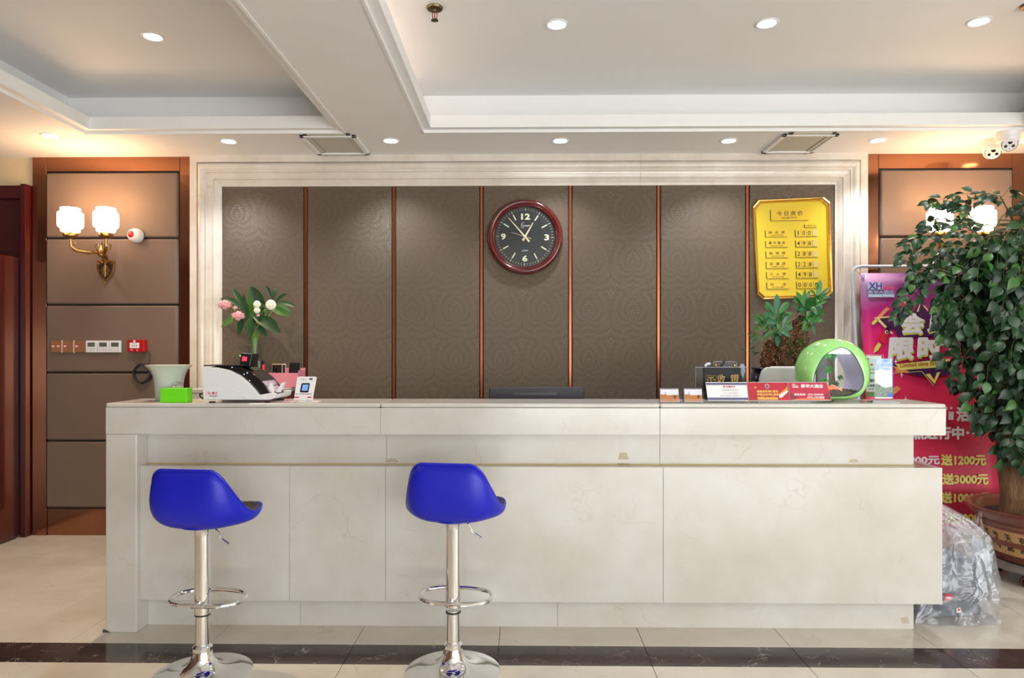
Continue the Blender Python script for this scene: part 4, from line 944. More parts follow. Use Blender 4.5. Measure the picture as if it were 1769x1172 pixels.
for a,b,c_,d in ((1221,655,1224.5,656.5),(1224,652.5,1232,653.6),(1232,655,1235.5,656.5),(1222,657,1223,664),(1234,657,1235,664),(1227.6,654,1228.8,664),(1225,657,1231.5,658)): KP.poly(m, [(a,b),(c_,b),(c_,d),(a,d)])
for k in range(-3,4): m.cyl(KP.p(1228+k*.6,654,.001), KP.p(1228+k*2,650.8,.001), .0007, 5)
m.build('gold_lettering', GLD, ks, world=True)
# handbag behind
YH2 = 3.62; hb = thing('handbag', (ax(1256,YH2), YH2+.04, .765), 'patterned black handbag with dark green band behind the cashier sign', 'bag')
def HX(px): return ax(px, YH2)-ax(1256,YH2)
def HZ(py): return az(py, YH2)-.765
BAGM = mat('bag_leather', srgb(30,30,34), .4)
MB().prism([(HX(1222),0,0),(HX(1290),0,0),(HX(1288),0,HZ(634)),(HX(1279),0,HZ(626.5)),(HX(1272),0,HZ(624)),(HX(1238),0,HZ(624)),(HX(1230),0,HZ(627)),(HX(1223),0,HZ(633))], (0,.07,0)).build('body', BAGM, hb, bevel=.008, seg=3)
pg = MB().prism([(HX(1235),-.004,HZ(634)),(HX(1235),-.004,HZ(627)),(HX(1238),-.004,HZ(624.3)),(HX(1274),-.004,HZ(624.3)),(HX(1277.5),-.004,HZ(627)),(HX(1277.5),-.004,HZ(634))], (0,.004,0)).build('patterned_flap', mat('flap_grey', srgb(120,112,110), .5), hb)
m = MB()
for k in range(9):
    for j in range(2): m.ball((HX(1238.5+k*4.4), -.0055, HZ(627.8+j*3.6)), (.005,.0014,.004), 8, 5)
m.build('flap_dots', mat('flap_dark', srgb(70,62,62), .5), hb)
MB().prism([(HX(1247),-.008,HZ(634)),(HX(1253),-.008,HZ(623)),(HX(1257.5),-.008,HZ(622.5)),(HX(1251),-.008,HZ(634))], (0,.003,0)).build('green_band', mat('dark_green_cloth', srgb(24,58,50), .7), hb)
for q in (1239.5, 1272): MB().ball((HX(q),-.008,HZ(632)), .007, 10, 8).build('brass_stud', GOLD, hb, smooth=True)
MB().tube([(HX(1221),-.006,HZ(634)),(HX(1224),-.006,HZ(630)),(HX(1230),-.006,HZ(629))], .008, 8).build('white_charm', WPLAS, hb, smooth=True)
SCF = mat('silver_print', srgb(150,160,180), .4)
MB().prism([(HX(1279),-.010,HZ(636)),(HX(1284),-.010,HZ(628.5)),(HX(1289),-.010,HZ(630)),(HX(1291),-.012,HZ(641)),(HX(1286.5),-.012,HZ(653.5)),(HX(1282),-.010,HZ(645))], (0,.003,0)).build('hanging_scarf', SCF, hb)
# white office screen back
YS = 3.70; sx = ax(1354, YS); sc_ = thing('display_screen', (sx, YS, 1.02), 'grey-white rounded screen back beside the blue pot', 'monitor')
GRW = mat('grey_white_plastic', srgb(196,196,190), .45)
def SX(px): return ax(px, YS)-sx
def SZ(py): return az(py, YS)-1.02
MB().prism([(SX(1311),0,.02),(SX(1390),0,.02),(SX(1380),0,SZ(650)),(SX(1378),0,SZ(641)),(SX(1370),0,SZ(635)),(SX(1326),0,SZ(634.5)),(SX(1318),0,SZ(640)),(SX(1314),0,SZ(652))], (0,.03,0)).build('back_shell', GRW, sc_, bevel=.008, seg=3, smooth=True)
MB().box(SX(1335),SX(1437),.035,.05,.02,SZ(633.5)).build('front_bezel', WPLAS, sc_, bevel=.006, seg=3)
MB().box(-.03,.05,.03,.035,.01,.10).build('neck', GRW, sc_); MB().box(-.12,.12,-.07,.06,0,.012).build('foot', GRW, sc_, bevel=.003)
MB().tube([(SX(1375),-.002,SZ(645)),(SX(1379),-.006,SZ(650)),(SX(1380),-.006,SZ(658)),(SX(1375),-.003,SZ(668))], .0028, 8).build('cable', DARK, sc_, smooth=True)
# ================================================================ BLUE POT WITH ORCHID STUMP
YJ = 4.0; jc = at(1352, 660, YJ)
NAVY = mat('navy_glaze', srgb(14,18,52), .12, coat=.6)
YS0 = 1.02
cab2 = thing('side_cabinet', (jc.x, 3.92, 0), 'low dark cabinet behind the right half of the counter', 'cabinet')
MB().box(-.30,.34,-.33,.34,0,YS0-.001).build('cabinet_body', REDWOOD2, cab2, bevel=.004)
jp = thing('ceramic_planter', (jc.x, YJ, YS0), 'navy blue ceramic planter with white flower pattern behind the counter signs', 'planter')
zr = az(635, YJ)-YS0
pr = [(.10,0),(.125,.008),(.165,.045),(.178,.075),(.172,zr-.035),(.160,zr-.028),(.168,zr-.012),(.192,zr-.003),(.190,zr),(.160,zr-.006),(.15,zr-.05)]
MB().lathe(pr, (0,0,0), 48).build('pot_body', NAVY, jp, smooth=True, ang=70)
m = MB(); rr = random.Random(5)
for k in range(70):
    a = -PI/2 + rr.uniform(-1.4,1.4); z = rr.uniform(.03, zr-.045); r_ = .179 if z > .06 else .172
    c = Vector((r_*math.cos(a), r_*math.sin(a), z)); t = Vector((-math.sin(a), math.cos(a), 0)); b_ = rr.uniform(0,6.28); s_ = rr.uniform(.005,.012)
    P = [c + (t*math.cos(b_+j*2*PI/5)+Vector((0,0,1))*math.sin(b_+j*2*PI/5))*s_*(1 if j%2 else .5) for j in range(5)]
    m.prism(P, (math.cos(a)*.001, math.sin(a)*.001, 0))
m.build('white_pattern', WPLAS, jp, kind='stuff')
oc = thing('orchid_stump', (jc.x, YJ, YS0+zr-.04), 'wood stump sprouting green orchid leaves in the navy planter', 'plant')
BARK = mat('fern_bark', srgb(104,70,38), .9, var=.55, vscale=22, bump=1, bscale=45, col2=srgb(48,34,20)); MOSS = mat('moss', srgb(66,92,36), .9, var=.4, vscale=30)
def stump(x0, x1, ytop, ybot, r, dy, m_):
    ca, cb = at((x0+x1)/2, ybot, YJ+dy), at((x0+x1)/2, ytop, YJ+dy); rx = (ax(x1,YJ+dy)-ax(x0,YJ+dy))/2
    def fn(u, v):
        a = 2*PI*u; z = ca.z+(cb.z-ca.z)*v; q = rx*(1-.35*v**3) if v < .95 else rx*.35
        n_ = noise.noise(Vector((math.cos(a)*2, math.sin(a)*2, v*5+dy*9)))*.35+noise.noise(Vector((math.cos(a)*6, math.sin(a)*6, v*14)))*.18
        return Vector((ca.x+q*(1+n_)*math.cos(a), YJ+dy+q*.8*(1+n_)*math.sin(a), z+n_*.015))
    m = MB().grid(fn, 28, 20, cu=True); n = len(m.v); m.add([fn(0,1)*0+cb], [])
    m.f.append([20*28+i for i in range(28)]); m.mi.append(0); m.f.append([i for i in reversed(range(28))]); m.mi.append(0)
    return m.build('stump_bark', m_, oc, world=True, smooth=True, ang=80)
stump(1366,1396,545,637,.05,-.02,BARK); stump(1316,1344,588,637,.05,0,mat('rusty_bark', srgb(110,62,28), .9, var=.6, vscale=25, bump=1, bscale=50, col2=srgb(50,32,18))); stump(1338,1372,560,637,.05,-.03,BARK)
m = MB(); rr = random.Random(11)
for k in range(420):
    p = at(rr.uniform(1316,1396), rr.uniform(560,636), YJ-.06-.03*rr.random()); d = Vector((rr.uniform(-1,1), rr.uniform(-.6,.1), rr.uniform(-1,.6)))*rr.uniform(.008,.03)
    m.tube([p, p+d*.5+Vector((0,0,.004)), p+d], .0008, 3)
m.build('root_fibres', mat('root_fibre', srgb(168,136,88), .8), oc, world=True, kind='stuff')
m = MB()
for k in range(90):
    p = at(rr.gauss(1378,9), rr.uniform(585,625), YJ-.075); v_, f_ = blade(p, p+Vector((rr.uniform(-.02,.02),-.01,rr.uniform(-.015,.02))), .006, .002, n=3); m.add(v_, f_)
for k in range(26):
    p = at(rr.gauss(1303,7), rr.choice((580,582,606,610))+rr.uniform(-5,5), YJ-.05); v_, f_ = blade(p, p+Vector((rr.uniform(-.03,.02),-.01,rr.uniform(-.01,.02))), .008, .002, n=3); m.add(v_, f_)
m.build('moss', MOSS, oc, world=True, kind='stuff')
OL = mat('orchid_leaf', srgb(58,122,52), .35, var=.3, vscale=14); OL2 = mat('orchid_leaf_blue', srgb(58,112,76), .35, var=.3, vscale=14)
LV = [((1342,545),(1342,508),16),((1346,542),(1364,522),16),((1338,545),(1322,521),13),((1340,550),(1318,542),12),((1345,560),(1352,532),15),((1338,565),(1323,538),15),((1345,575),(1370,565),16),((1346,578),(1366,555),18),
 ((1342,572),(1322,582),13),((1343,575),(1343,600),14),((1342,565),(1316,566),9),((1338,572),(1316,588),11),((1346,572),(1365,583),12),((1330,558),(1306,543),9),((1350,555),(1368,540),13),((1340,556),(1330,575),18),((1344,580),(1350,592),12),
 ((1348,560),(1335,590),20),((1352,565),(1362,545),10),((1318,566),(1299,544),9),((1318,566),(1310,552),10),((1316,560),(1305,548),8),
 ((1390,530),(1375,504),12),((1388,528),(1391,500),9),((1392,530),(1398,503),11),((1396,530),(1410,513),13),((1395,538),(1412,520),14),((1402,545),(1420,528),16),((1404,560),(1422,532),14),((1402,556),(1426,556),9),((1408,520),(1436,513),7),
 ((1412,518),(1417,483),14),((1410,522),(1432,505),7),((1414,515),(1434,496),6),((1405,520),(1380,496),0),((1390,535),(1370,512),12),((1385,540),(1368,528),9),((1408,530),(1428,520),10),((1396,540),(1405,570),10),((1398,550),(1408,580),9),
 ((1394,545),(1386,575),8),((1400,535),(1425,545),9),((1402,562),(1416,548),10),((1416,500),(1408,489),7),((1392,536),(1405,522),14),((1396,545),(1416,540),12),((1390,540),(1400,556),13),((1312,580),(1296,585),8),((1312,582),(1298,596),7)]
for k in range(46):
    bx_, by2 = rr.choice(((1341,572),(1346,556),(1340,545),(1394,545),(1402,535),(1412,512),(1404,558),(1390,528),(1318,566)))
    a_ = rr.uniform(-PI, PI); L_ = rr.uniform(14,27)*(.8 if bx_ in (1318,1412) else 1)
    LV.append(((bx_+3*math.cos(a_), by2+3*math.sin(a_)),(bx_+L_*math.cos(a_), by2+L_*.9*math.sin(a_)-3), rr.uniform(9,14)))
for k, (b_, t_, w_) in enumerate(LV):
    if not w_: continue
    d0 = rr.uniform(-.06,.0); d1 = d0+rr.uniform(-.06,.04)
    v_, f_ = blade(at(*b_, YJ-.03+d0), at(*t_, YJ-.03+d1), w_*.0024, .006, .25, 6)
    MB().add(v_, f_).build('leaf', OL if k % 3 else OL2, oc, world=True, smooth=True)
for P in (((1360,600),(1345,575),(1342,545)),((1385,590),(1388,560),(1396,535),(1415,500)),((1382,560),(1400,545),(1412,515)),((1345,590),(1325,572),(1316,560)),((1340,565),(1375,550),(1387,535)),((1380,575),(1395,560),(1404,560))):
    MB().tube([at(*q, YJ-.05) for q in P], .003, 6).build('stem', mat('orchid_stem', srgb(120,118,70), .6) if 'orchid_stem' not in bpy.data.materials else bpy.data.materials['orchid_stem'], oc, world=True, smooth=True)
# ================================================================ FISH TANK
YT0, YT1 = 3.275, 3.468; YTm = (YT0+YT1)/2; TP = Plane((0, YT0, 0), (0,-1,0))
ft = thing('fish_tank', (ax(1442,YT0), YTm, ZT), 'lime green egg-shaped desktop fish tank with a rounded triangular window', 'fish tank')
GRN = mat('lime_gloss', srgb(162,226,134), .14, coat=.6)
def catm(P, t):
    n = len(P); t = (t % 1)*n; i = int(t) % n; f = t-int(t)
    p0, p1, p2, p3 = [Vector(P[(i+k-1)%n]) for k in range(4)]
    return .5*((2*p1)+(-p0+p2)*f+(2*p0-5*p1+4*p2-p3)*f*f+(-p0+3*p1-3*p2+p3)*f**3)
OUTP = [(1441,585),(1460,587.5),(1478,597),(1491,610),(1500,628),(1502,645),(1499,662),(1491,675),(1480,686),(1468,690.8),(1450,692),(1432,692),(1414,690.5),(1400,683),(1388,669),(1381,650),(1381,632),(1387,614),(1398,600),(1418,588.5)]
WINP = [(1451,601),(1459,602),(1467,606),(1474,612),(1480,621),(1486,633),(1491,646),(1492.5,657),(1490,668),(1484,676),(1474,681.5),(1462,684.5),(1450,685),(1437,685),(1425,683),(1412,678),(1406,669),(1406,655),(1410,640),(1424,615)]
TPm = Plane((0, YTm-.02, 0), (0,-1,0)); OV = [TPm.p(x,y) for x,y in OUTP]; WV = [TP.p(x,y) for x,y in WINP]
def og(u): return catm([(p.x, p.z, 0) for p in OV], u)
def wg(u): return catm([(p.x, p.z, 0) for p in WV], u)
dh = (YT1-YT0)/2
def front(sgn):
    def fn(u, v):
        o, w = og(u), wg(u); q = math.sin(v*PI/2); k = q*.92+.08*v
        x = w.x+(o.x-w.x)*k; z = w.y+(o.y-w.y)*k
        return Vector((x, YTm+sgn*dh*(math.cos(v*PI/2)**.8), max(z, ZT+.001)))
    return fn
MB().grid(front(-1), 80, 12, cu=True).build('shell_front', GRN, ft, world=True, smooth=True, ang=80)
MB().grid(front(1), 80, 12, cu=True).build('shell_back', GRN, ft, world=True, smooth=True, ang=80)
INN = mat('tank_lining', srgb(214,210,235), .3)
MB().grid(lambda u, v: Vector((wg(u).x, YT0+(YT1-YT0)*v, wg(u).y)), 60, 2, cu=True).build('tank_lining', INN, ft, world=True, smooth=True, ang=80)
MB().tube([Vector((wg(k/80).x, YT0-.0005, wg(k/80).y)) for k in range(80)], .0020, 6, True).build('window_seal', mat('dark_green_seal', srgb(20,66,48), .4), ft, world=True, smooth=True)
TG = glass('tank_glass', (.97,.985,.98))
cxw, czw = TP.p(1450,650).x, TP.p(1450,650).z
for yy in (YT0+.004, YT1-.004):
    MB().add([Vector((wg(k/40).x, yy, wg(k/40).y)) for k in range(40)], [list(range(40))]).build('glass_pane', TG, ft, world=True)
MB().tube([Vector((q.x+0, YTm-dh*.72, q.z)) for q in [TP.p(1400,599.5), TP.p(1408,599.8), TP.p(1416,599.6)]], .0016, 6).build('lid_seam', mat('dark_lime', srgb(86,170,70), .3), ft, world=True)
m = MB(); TP.text(m, 'jebo', 1445,687,1454,690.5,-.012,.02); 
c = TP.p(1449,688.7); m = MB(); text_mb(m, 'jebo', quad_fn([(c.x-.014,YT0+.008,c.z-.005),(c.x+.014,YT0+.008,c.z-.005),(c.x-.014,YT0+.008,c.z+.005),(c.x+.014,YT0+.008,c.z+.005)]), .01); m.build('lettering', INK, ft, world=True)
m = MB(); m.prism([TP.p(x,y)+Vector((0,.02,0)) for x,y in ((1433,611),(1440,605.5),(1450,603),(1459,603.5),(1468,608),(1472,612))], (0,.16,0)); m.build('lamp_housing', mat('tank_led', (1,1,1), .5, emis=2.2, ecol=(.9,.92,1)), ft, world=True)
GRV = mat('gravel', srgb(86,70,52), .8, var=.6, vscale=60, bump=1, bscale=80)
m = MB(); rr = random.Random(4)
m.prism([TP.p(x,y)+Vector((0,.012,0)) for x,y in ((1409,675),(1430,677),(1450,676),(1470,677),(1484,675),(1474,681),(1462,684),(1437,684.5),(1425,682))], (0,.18,0))
for k in range(160): m.ball((TP.p(rr.uniform(1412,1482),0).x, YT0+.015+rr.random()*.16, TP.p(0,rr.uniform(673.5,677.5)).z), rr.uniform(.003,.006), 6, 4)
m.build('gravel', GRV, ft, world=True, kind='stuff')
FG = mat('aquatic_green', srgb(60,180,50), .4, var=.3, vscale=30); FG2 = mat('aquatic_dark', srgb(40,120,60), .4)
def tuft(px, py, r, n, mt, dy, nm='water_plant'):
    m = MB(); c = TP.p(px, py)+Vector((0,dy,0))
    for k in range(n):
        d = Vector((rr.gauss(0,1), rr.gauss(0,1), rr.gauss(0,.8))).normalized()*r*rr.uniform(.5,1); v_, f_ = blade(c+d*.2, c+d, .005, .002, n=3); m.add(v_, f_)
    m.build(nm, mt, ft, world=True)
tuft(1450,615,.030,120,FG2,.08); tuft(1440,616,.018,50,FG,.06); tuft(1448,640,.026,110,FG,.09); tuft(1440,660,.022,70,FG,.10); tuft(1459,665,.022,70,FG2,.10); tuft(1474,655,.018,40,FG2,.13)
MB().tube([TP.p(x,y)+Vector((0,.07,0)) for x,y in ((1453,678),(1450,660),(1452,640),(1447,625),(1440,617))], .0022, 6).build('branch', BARK, ft, world=True)
MB().tube([TP.p(x,y)+Vector((0,.08,0)) for x,y in ((1452,678),(1456,660),(1454,645),(1446,622))], .0018, 6).build('branch', BARK, ft, world=True)
MB().box(TP.p(1437,0).x, TP.p(1456,0).x, YT1-.03, YT1-.008, TP.p(0,675).z, TP.p(0,612).z).build('filter_column', mat('filter_grey', srgb(66,72,72), .4), ft, world=True, bevel=.004)
gf = thing('goldfish', tuple(TP.p(1444,673)+Vector((0,.035,0))), 'orange goldfish swimming low in the green tank', 'fish')
ORG = mat('goldfish_orange', srgb(250,112,14), .3, coat=.3, emis=.05, ecol=srgb(250,112,14))
gm = MB()
def fishf(u, v):
    x = -.042+.070*v; r_ = .0145*math.sin(PI*min(1,max(.02,v*.94+.04)))**.65*(1-.25*v); a = 2*PI*u
    return Vector((x, r_*.55*math.cos(a), r_*math.sin(a)+.002*math.sin(v*3)))
gm.grid(fishf, 16, 14, cu=True).build('body', ORG, gf, smooth=True)
MB().prism([(.024,0,0),(.040,0,.008),(.052,0,.009),(.043,0,0),(.048,0,-.010),(.034,0,-.008)], (0,.0012,0)).build('tail_fin', ORG, gf)
MB().prism([(-.015,0,.011),(-.002,0,.022),(.012,0,.016),(.014,0,.009)], (0,.0012,0)).build('dorsal_fin', ORG, gf)
MB().prism([(-.010,-.004,-.010),(-.004,-.006,-.018),(.004,-.005,-.012)], (0,.0012,0)).build('belly_fin', ORG, gf)
MB().ball((-.032,-.0058,.003), .0022, 8, 6).build('eye', BLACK, gf, smooth=True)
gf2 = dup(gf, tuple(TP.p(1434,668)+Vector((0,.09,0))), .6, label='smaller goldfish half hidden behind the red hotel notice in the tank', cat='fish'); gf2.scale = (.7,.7,.7)
# document frame and blue stand
YD = 3.40; DPn = Plane((ax(1510,YD), YD, ZT), (0,-1,.10))
df = thing('document_frame', (ax(1508,YD), YD+.02, ZT), 'clear upright frame holding a pale notice, right behind the fish tank', 'sign')
m = MB(); m.prism([DPn.p(a,b) for a,b in ((1496,613),(1525.5,613),(1527,690),(1496,690))], DPn.n*-.003); m.build('acrylic', ACRYL, df, world=True)
m = MB(); m.prism([DPn.p(a,b,-.0012) for a,b in ((1497,615),(1523,615),(1524,677),(1497,677))], DPn.n*-.001); m.build('sheet', mat('pale_paper', srgb(202,218,212), .6), df, world=True)
m = MB(); m.prism([DPn.p(a,b,.0005) for a,b in ((1497,677.5),(1524,677.5),(1524.3,686),(1497,686))], DPn.n*-.001); m.build('green_print', mat('grass_print', srgb(96,140,70), .6, var=.4, vscale=60), df, world=True)
m = MB(); DPn.text(m, '微信扫码', 1502,655,1524,661,.001,.02); DPn.text(m, '入住即送 00', 1498,664,1523,669,.001,.03); DPn.text(m, '免费上网', 1500,671,1522,674,.001,.0); DPn.text(m,'会员服务',1501,637,1521,640,.001,0); DPn.text(m,'酒店WiFi',1501,643,1521,646,.001,0); m.build('lettering', INK, df, world=True)
m = MB(); m.lathe([(.006,0),(.006,.0008)], DPn.p(1499,621,.001), 12, True, DPn.n); DPn.text(m,'福',1504,628.5,1508,632,.001,.03); m.build('red_logo', bpy.data.materials['red_ink'], df, world=True)
MB().tube([DPn.p(1496,613.5,.001), DPn.p(1525.5,613.5,.001), DPn.p(1527,690,.001)], .0014, 5).build('frame_edge', mat('pink_acrylic_edge', srgb(215,170,180), .3), df, world=True)
MB().box(ax(1498,YD), ax(1527,YD), YD-.02, YD+.05, ZT, ZT+.005).build('foot', ACRYL, df, world=True)
YE = 3.27; EP = Plane((ax(1527,YE), YE, ZT), (0,-1,.05))
es = thing('acrylic_stand', (ax(1528,YE), YE, ZT), 'small upright stand with blue sky and harbour print at the right end of the counter', 'sign')
m = MB(); m.prism([EP.p(a,b) for a,b in ((1511,620),(1541.5,620),(1542,689),(1511.5,689))], EP.n*-.003); m.build('panel', WPAPER, es, world=True)
bs = mat('sky_print', srgb(70,150,225), .35, var=.5, vscale=45, col2=srgb(190,215,240))
m = MB(); EP.poly(m, [(1511.8,620.5),(1541,620.5),(1541,637),(1533,640.5),(1522,637),(1512,641)]); m.build('sky_print', bs, es, world=True)
m = MB(); EP.poly(m, [(1512,663),(1515,662.5),(1523,668),(1530,670.5),(1541.3,668),(1541.5,686.5),(1512,686.5)]); m.build('harbour_print', mat('harbour_print', srgb(40,84,84), .4, var=.7, vscale=120, col2=srgb(150,170,150)), es, world=True)
m = MB(); EP.text(m, '扫码关注公众号', 1514.5,624.5,1539,629,.002,.02); EP.text(m, '住店优惠多多', 1515,633,1538,637,.002,.02); m.build('heading', INKW, es, world=True)
m = MB(); EP.text(m, '扫一扫', 1523,659,1530,660.6,.001,0); m.build('lettering', GREYI, es, world=True)
m = MB(); EP.poly(m, [(1532,682),(1535,679.5),(1541.3,680.5),(1541.4,686.4),(1534,686)],.0018); m.build('blue_boat', mat('boat_blue', srgb(40,100,200), .4), es, world=True)
MB().tube([EP.p(1541.8,620,.001), EP.p(1542.2,688,.001)], .0014, 5).build('blue_edge', mat('violet_edge', srgb(90,90,230), .3), es, world=True)
MB().box(ax(1503,YE), ax(1550,YE), YE-.025, YE+.03, ZT, ZT+.005).box(ax(1506,YE), ax(1546,YE), YE-.012, YE+.012, ZT+.005, ZT+.009).build('base', mat('stand_base', (.35,.37,.38), .15, .3), es, world=True, bevel=.001)
# ================================================================ BANNER
SLP = .11; n_ = Vector((0,-1,SLP)).normalized(); BO = at(1485, 472, 4.70)
NP = Plane(BO, n_)
bn = thing('promotion_banner', (ax(1610,4.5), 4.55, 0), 'pink and purple promotion banner behind the right end of the counter', 'banner')
xL = BO.x; Lt = NP.p(1485,472); wB = .845; ztop = Lt.z
def bpt(a, b, e=0):
    """a metres from the left edge, b metres below the top along the slope"""
    dv = Vector((0,-SLP,-1)).normalized(); return Lt + Vector((a,0,0)) + dv*b + n_*e
lenB = 1.72
# print: gradient from purple at the top to red-pink, as printed
def banner_mat():
    m = mat('banner_print', (1,0,0), .42); nt = m.node_tree; b = nt.nodes['Principled BSDF']; L = nt.links.new
    tc = nt.nodes.new('ShaderNodeTexCoord'); sp = nt.nodes.new('ShaderNodeSeparateXYZ'); L(tc.outputs['Generated'], sp.inputs[0])
    def M(op, a, bb=None):
        n = nt.nodes.new('ShaderNodeMath'); n.operation = op
        for i, x in enumerate((a, bb)):
            if x is None: continue
            if hasattr(x, 'links'): L(x, n.inputs[i])
            else: n.inputs[i].default_value = x
        return n.outputs[0]
    t = M('SUBTRACT', sp.outputs[2], M('MULTIPLY', M('SUBTRACT', sp.outputs[0], .2), -.08))
    r = nt.nodes.new('ShaderNodeValToRGB'); L(t, r.inputs[0]); e = r.color_ramp.elements
    e[0].position = .0; e[0].color = (*srgb(205,48,84), 1); e[1].position = 1.0; e[1].color = (*srgb(92,34,116), 1)
    for p, c in ((.55,srgb(240,50,96)),(.72,srgb(236,34,118)),(.85,srgb(190,36,136)),(.94,srgb(130,38,124))):
        k = e.new(p); k.color = (*c, 1)
    # pale spotlight beam in the upper left corner and soft diagonal facets
    d = M('SQRT', M('ADD', M('POWER', sp.outputs[0], 2.0), M('POWER', M('MULTIPLY', M('SUBTRACT', 1.0, sp.outputs[2]), 2.2), 2.0)))
    beam = M('MULTIPLY', M('MAXIMUM', M('SUBTRACT', 1.0, M('MULTIPLY', d, 3.0)), 0.0), .75)
    mx = nt.nodes.new('ShaderNodeMix'); mx.data_type = 'RGBA'; L(beam, mx.inputs[0]); L(r.outputs[0], mx.inputs[6]); mx.inputs[7].default_value = (*srgb(235,190,235), 1)
    fa = M('MULTIPLY', M('GREATER_THAN', M('SINE', M('ADD', M('MULTIPLY', sp.outputs[0], 9.0), M('MULTIPLY', sp.outputs[2], 22.0))), .55), .10)
    m2 = nt.nodes.new('ShaderNodeMix'); m2.data_type = 'RGBA'; L(fa, m2.inputs[0]); L(mx.outputs[2], m2.inputs[6]); m2.inputs[7].default_value = (*srgb(90,20,90), 1)
    L(m2.outputs[2], b.inputs['Base Color']); return m
m = MB(); m.grid(lambda u, v: bpt(u*wB, v*lenB, .004*math.sin(u*9)*math.sin(v*5)-.006), 12, 20); m.build('banner_sheet', banner_mat(), bn, world=True, smooth=True, solid=.0012)
E_ = .004
FRM = mat('grey_white_tube', srgb(190,198,210), .3)
fL = at(1474, 470, 4.63); 
tube = [Vector((fL.x, 4.63-.0*0, 0)) for _ in ()]
def fpt(a, b): return bpt(a, b, -.018)
fr = [fpt(-.042, 1.80), fpt(-.042, .05)] + [fpt(-.042+.045*(1-math.cos(t)), -.01-.045*math.sin(t)+.01) for t in [k*PI/10 for k in range(1,5)]] + [fpt(.02,-.05), fpt(wB-.02,-.05)] + [fpt(wB+.042-.045*(1-math.cos(t)), -.045*math.sin(t)) for t in [(4-k)*PI/10 for k in range(0,4)]] + [fpt(wB+.042,.05), fpt(wB+.042,1.80)]
fr = [Vector((p.x, p.y, max(p.z,.012))) for p in fr]
MB().tube(fr, .0105, 10).build('stand_frame', FRM, bn, world=True, smooth=True)
MB().cyl((fr[0].x-.0, fr[0].y-.10, .012),(fr[0].x, fr[0].y+.14, .012),.0105,10).build('foot_bar', FRM, bn, world=True, smooth=True)
MB().cyl((fr[-1].x, fr[-1].y-.10, .012),(fr[-1].x, fr[-1].y+.14, .012),.0105,10).build('foot_bar', FRM, bn, world=True, smooth=True)
for a in (.022, wB-.022): MB().tube([bpt(a+.010*math.cos(t), .022+.010*math.sin(t), .001) for t in [k*PI/6 for k in range(12)]], .003, 6, True).build('eyelet', CHROME, bn, world=True, smooth=True)
MB().tube([bpt(.012,.012,.0), fpt(-.03,-.03)], .002, 5).build('hook', CHROME, bn, world=True)
PW = mat('print_white', srgb(240,240,246), .5); PY = mat('print_yellow', srgb(240,236,130), .5); PDP = mat('print_dark_purple', srgb(72,26,84), .5); PBL = mat('print_light_blue', srgb(150,196,235), .5)
PLIM = mat('print_lime_yellow', srgb(222,222,96), .5); POR = mat('print_orange', srgb(238,160,90), .5); PRD = mat('print_red', srgb(222,30,62), .5); PGD = mat('print_gold', srgb(236,220,150), .5); PGR = mat('print_grey', srgb(130,130,140), .5); PNV = mat('print_navy', srgb(34,30,60), .5); PPK = mat('print_hot_pink', srgb(235,60,120), .5)
def bprint(name, mt, polys=(), texts=(), e=E_, bold=.02):
    m = MB()
    for P in polys: NP.poly(m, P, e)
    for t in texts: NP.text(m, t[0], *t[1:5], e, bold, *(t[5:] if len(t) > 5 else ()))
    return m.build(name, mt, bn, world=True)
bprint('hotel_logo', PBL, [[(1498,488),(1524,488),(1524,501),(1498,501)],[(1499,508.5),(1544.5,508.5),(1544.5,514),(1499,514)]])
bprint('logo_stroke', mat('print_purple', srgb(118,44,130), .5), texts=[('XH',1500,488.5,1523,500.5)], e=E_+.001, bold=.03)
bprint('logo_text', PPK, texts=[('Hotel',1525,494,1544,501)], bold=.03)
bprint('logo_characters', PBL, texts=[('新华大酒店',1499,501.8,1543.5,508)], bold=.02)
bprint('logo_caption', INKW, texts=[('Xinhua Hotle',1501,509.5,1543,513.5)], e=E_+.001)
bprint('flag', PRD, [[(1557,522),(1563,517),(1571,524),(1578,527),(1576,534),(1565,534),(1556,531)]])
bprint('flag_text', INKW, texts=[('70%',1561,522,1577,532,0,2)], e=E_+.001)
bprint('stripe', POR, [[(1507,556),(1531,531),(1536,534),(1511,560)]], e=E_-.0005)
bprint('stripe_end', PLIM, [[(1505.5,558),(1514,550),(1517,554),(1509,561.5),(1506,561)]])
bprint('badge_purple', PDP, [[(1517,552),(1548,548),(1556,541),(1580,538),(1588,522),(1602,540),(1626,532),(1640,540),(1640,580),(1552,583),(1546,570)],[(1541,630),(1605,622),(1640,622),(1640,648),(1600,652),(1560,645)]], e=E_-.001)
bprint('triangle_outline', PGD, [[(1509,549),(1543,546),(1543,548.5),(1518,550.5),(1542,576),(1540,578)]])
bprint('spike_outline', PGD, [[(1583,539),(1590,521),(1603,536),(1602,538),(1590,524),(1586,539)]])
bprint('big_title', PW, texts=[('会',1553,541,1596,578,3),('员',1600,537,1640,575,3)], bold=.05, e=E_+.001)
bprint('big_title_lower', PW, texts=[('限',1533,583,1578,622,3),('时',1583,580,1626,621,2)], bold=.05, e=E_+.001)
bprint('title_shadow', PLIM, texts=[('会',1554,544,1597,581,3),('员',1601,540,1641,578,3),('限',1534,586,1579,625,3),('时',1584,583,1627,624,2)], bold=.06, e=E_)
bprint('rocket_body', PRD, [[(1520,588),(1519,580),(1525,570),(1533,565),(1536,568),(1534,578),(1526,592),(1522,594)],[(1519,579),(1513,583),(1513,588),(1518,586)],[(1530,585),(1531,591),(1527,598),(1526,592)]], e=E_+.002)
bprint('rocket_nose', PNV, [[(1527,568.5),(1535,563),(1539,562),(1538.5,568),(1535.5,576),(1532,571)]], e=E_+.003)
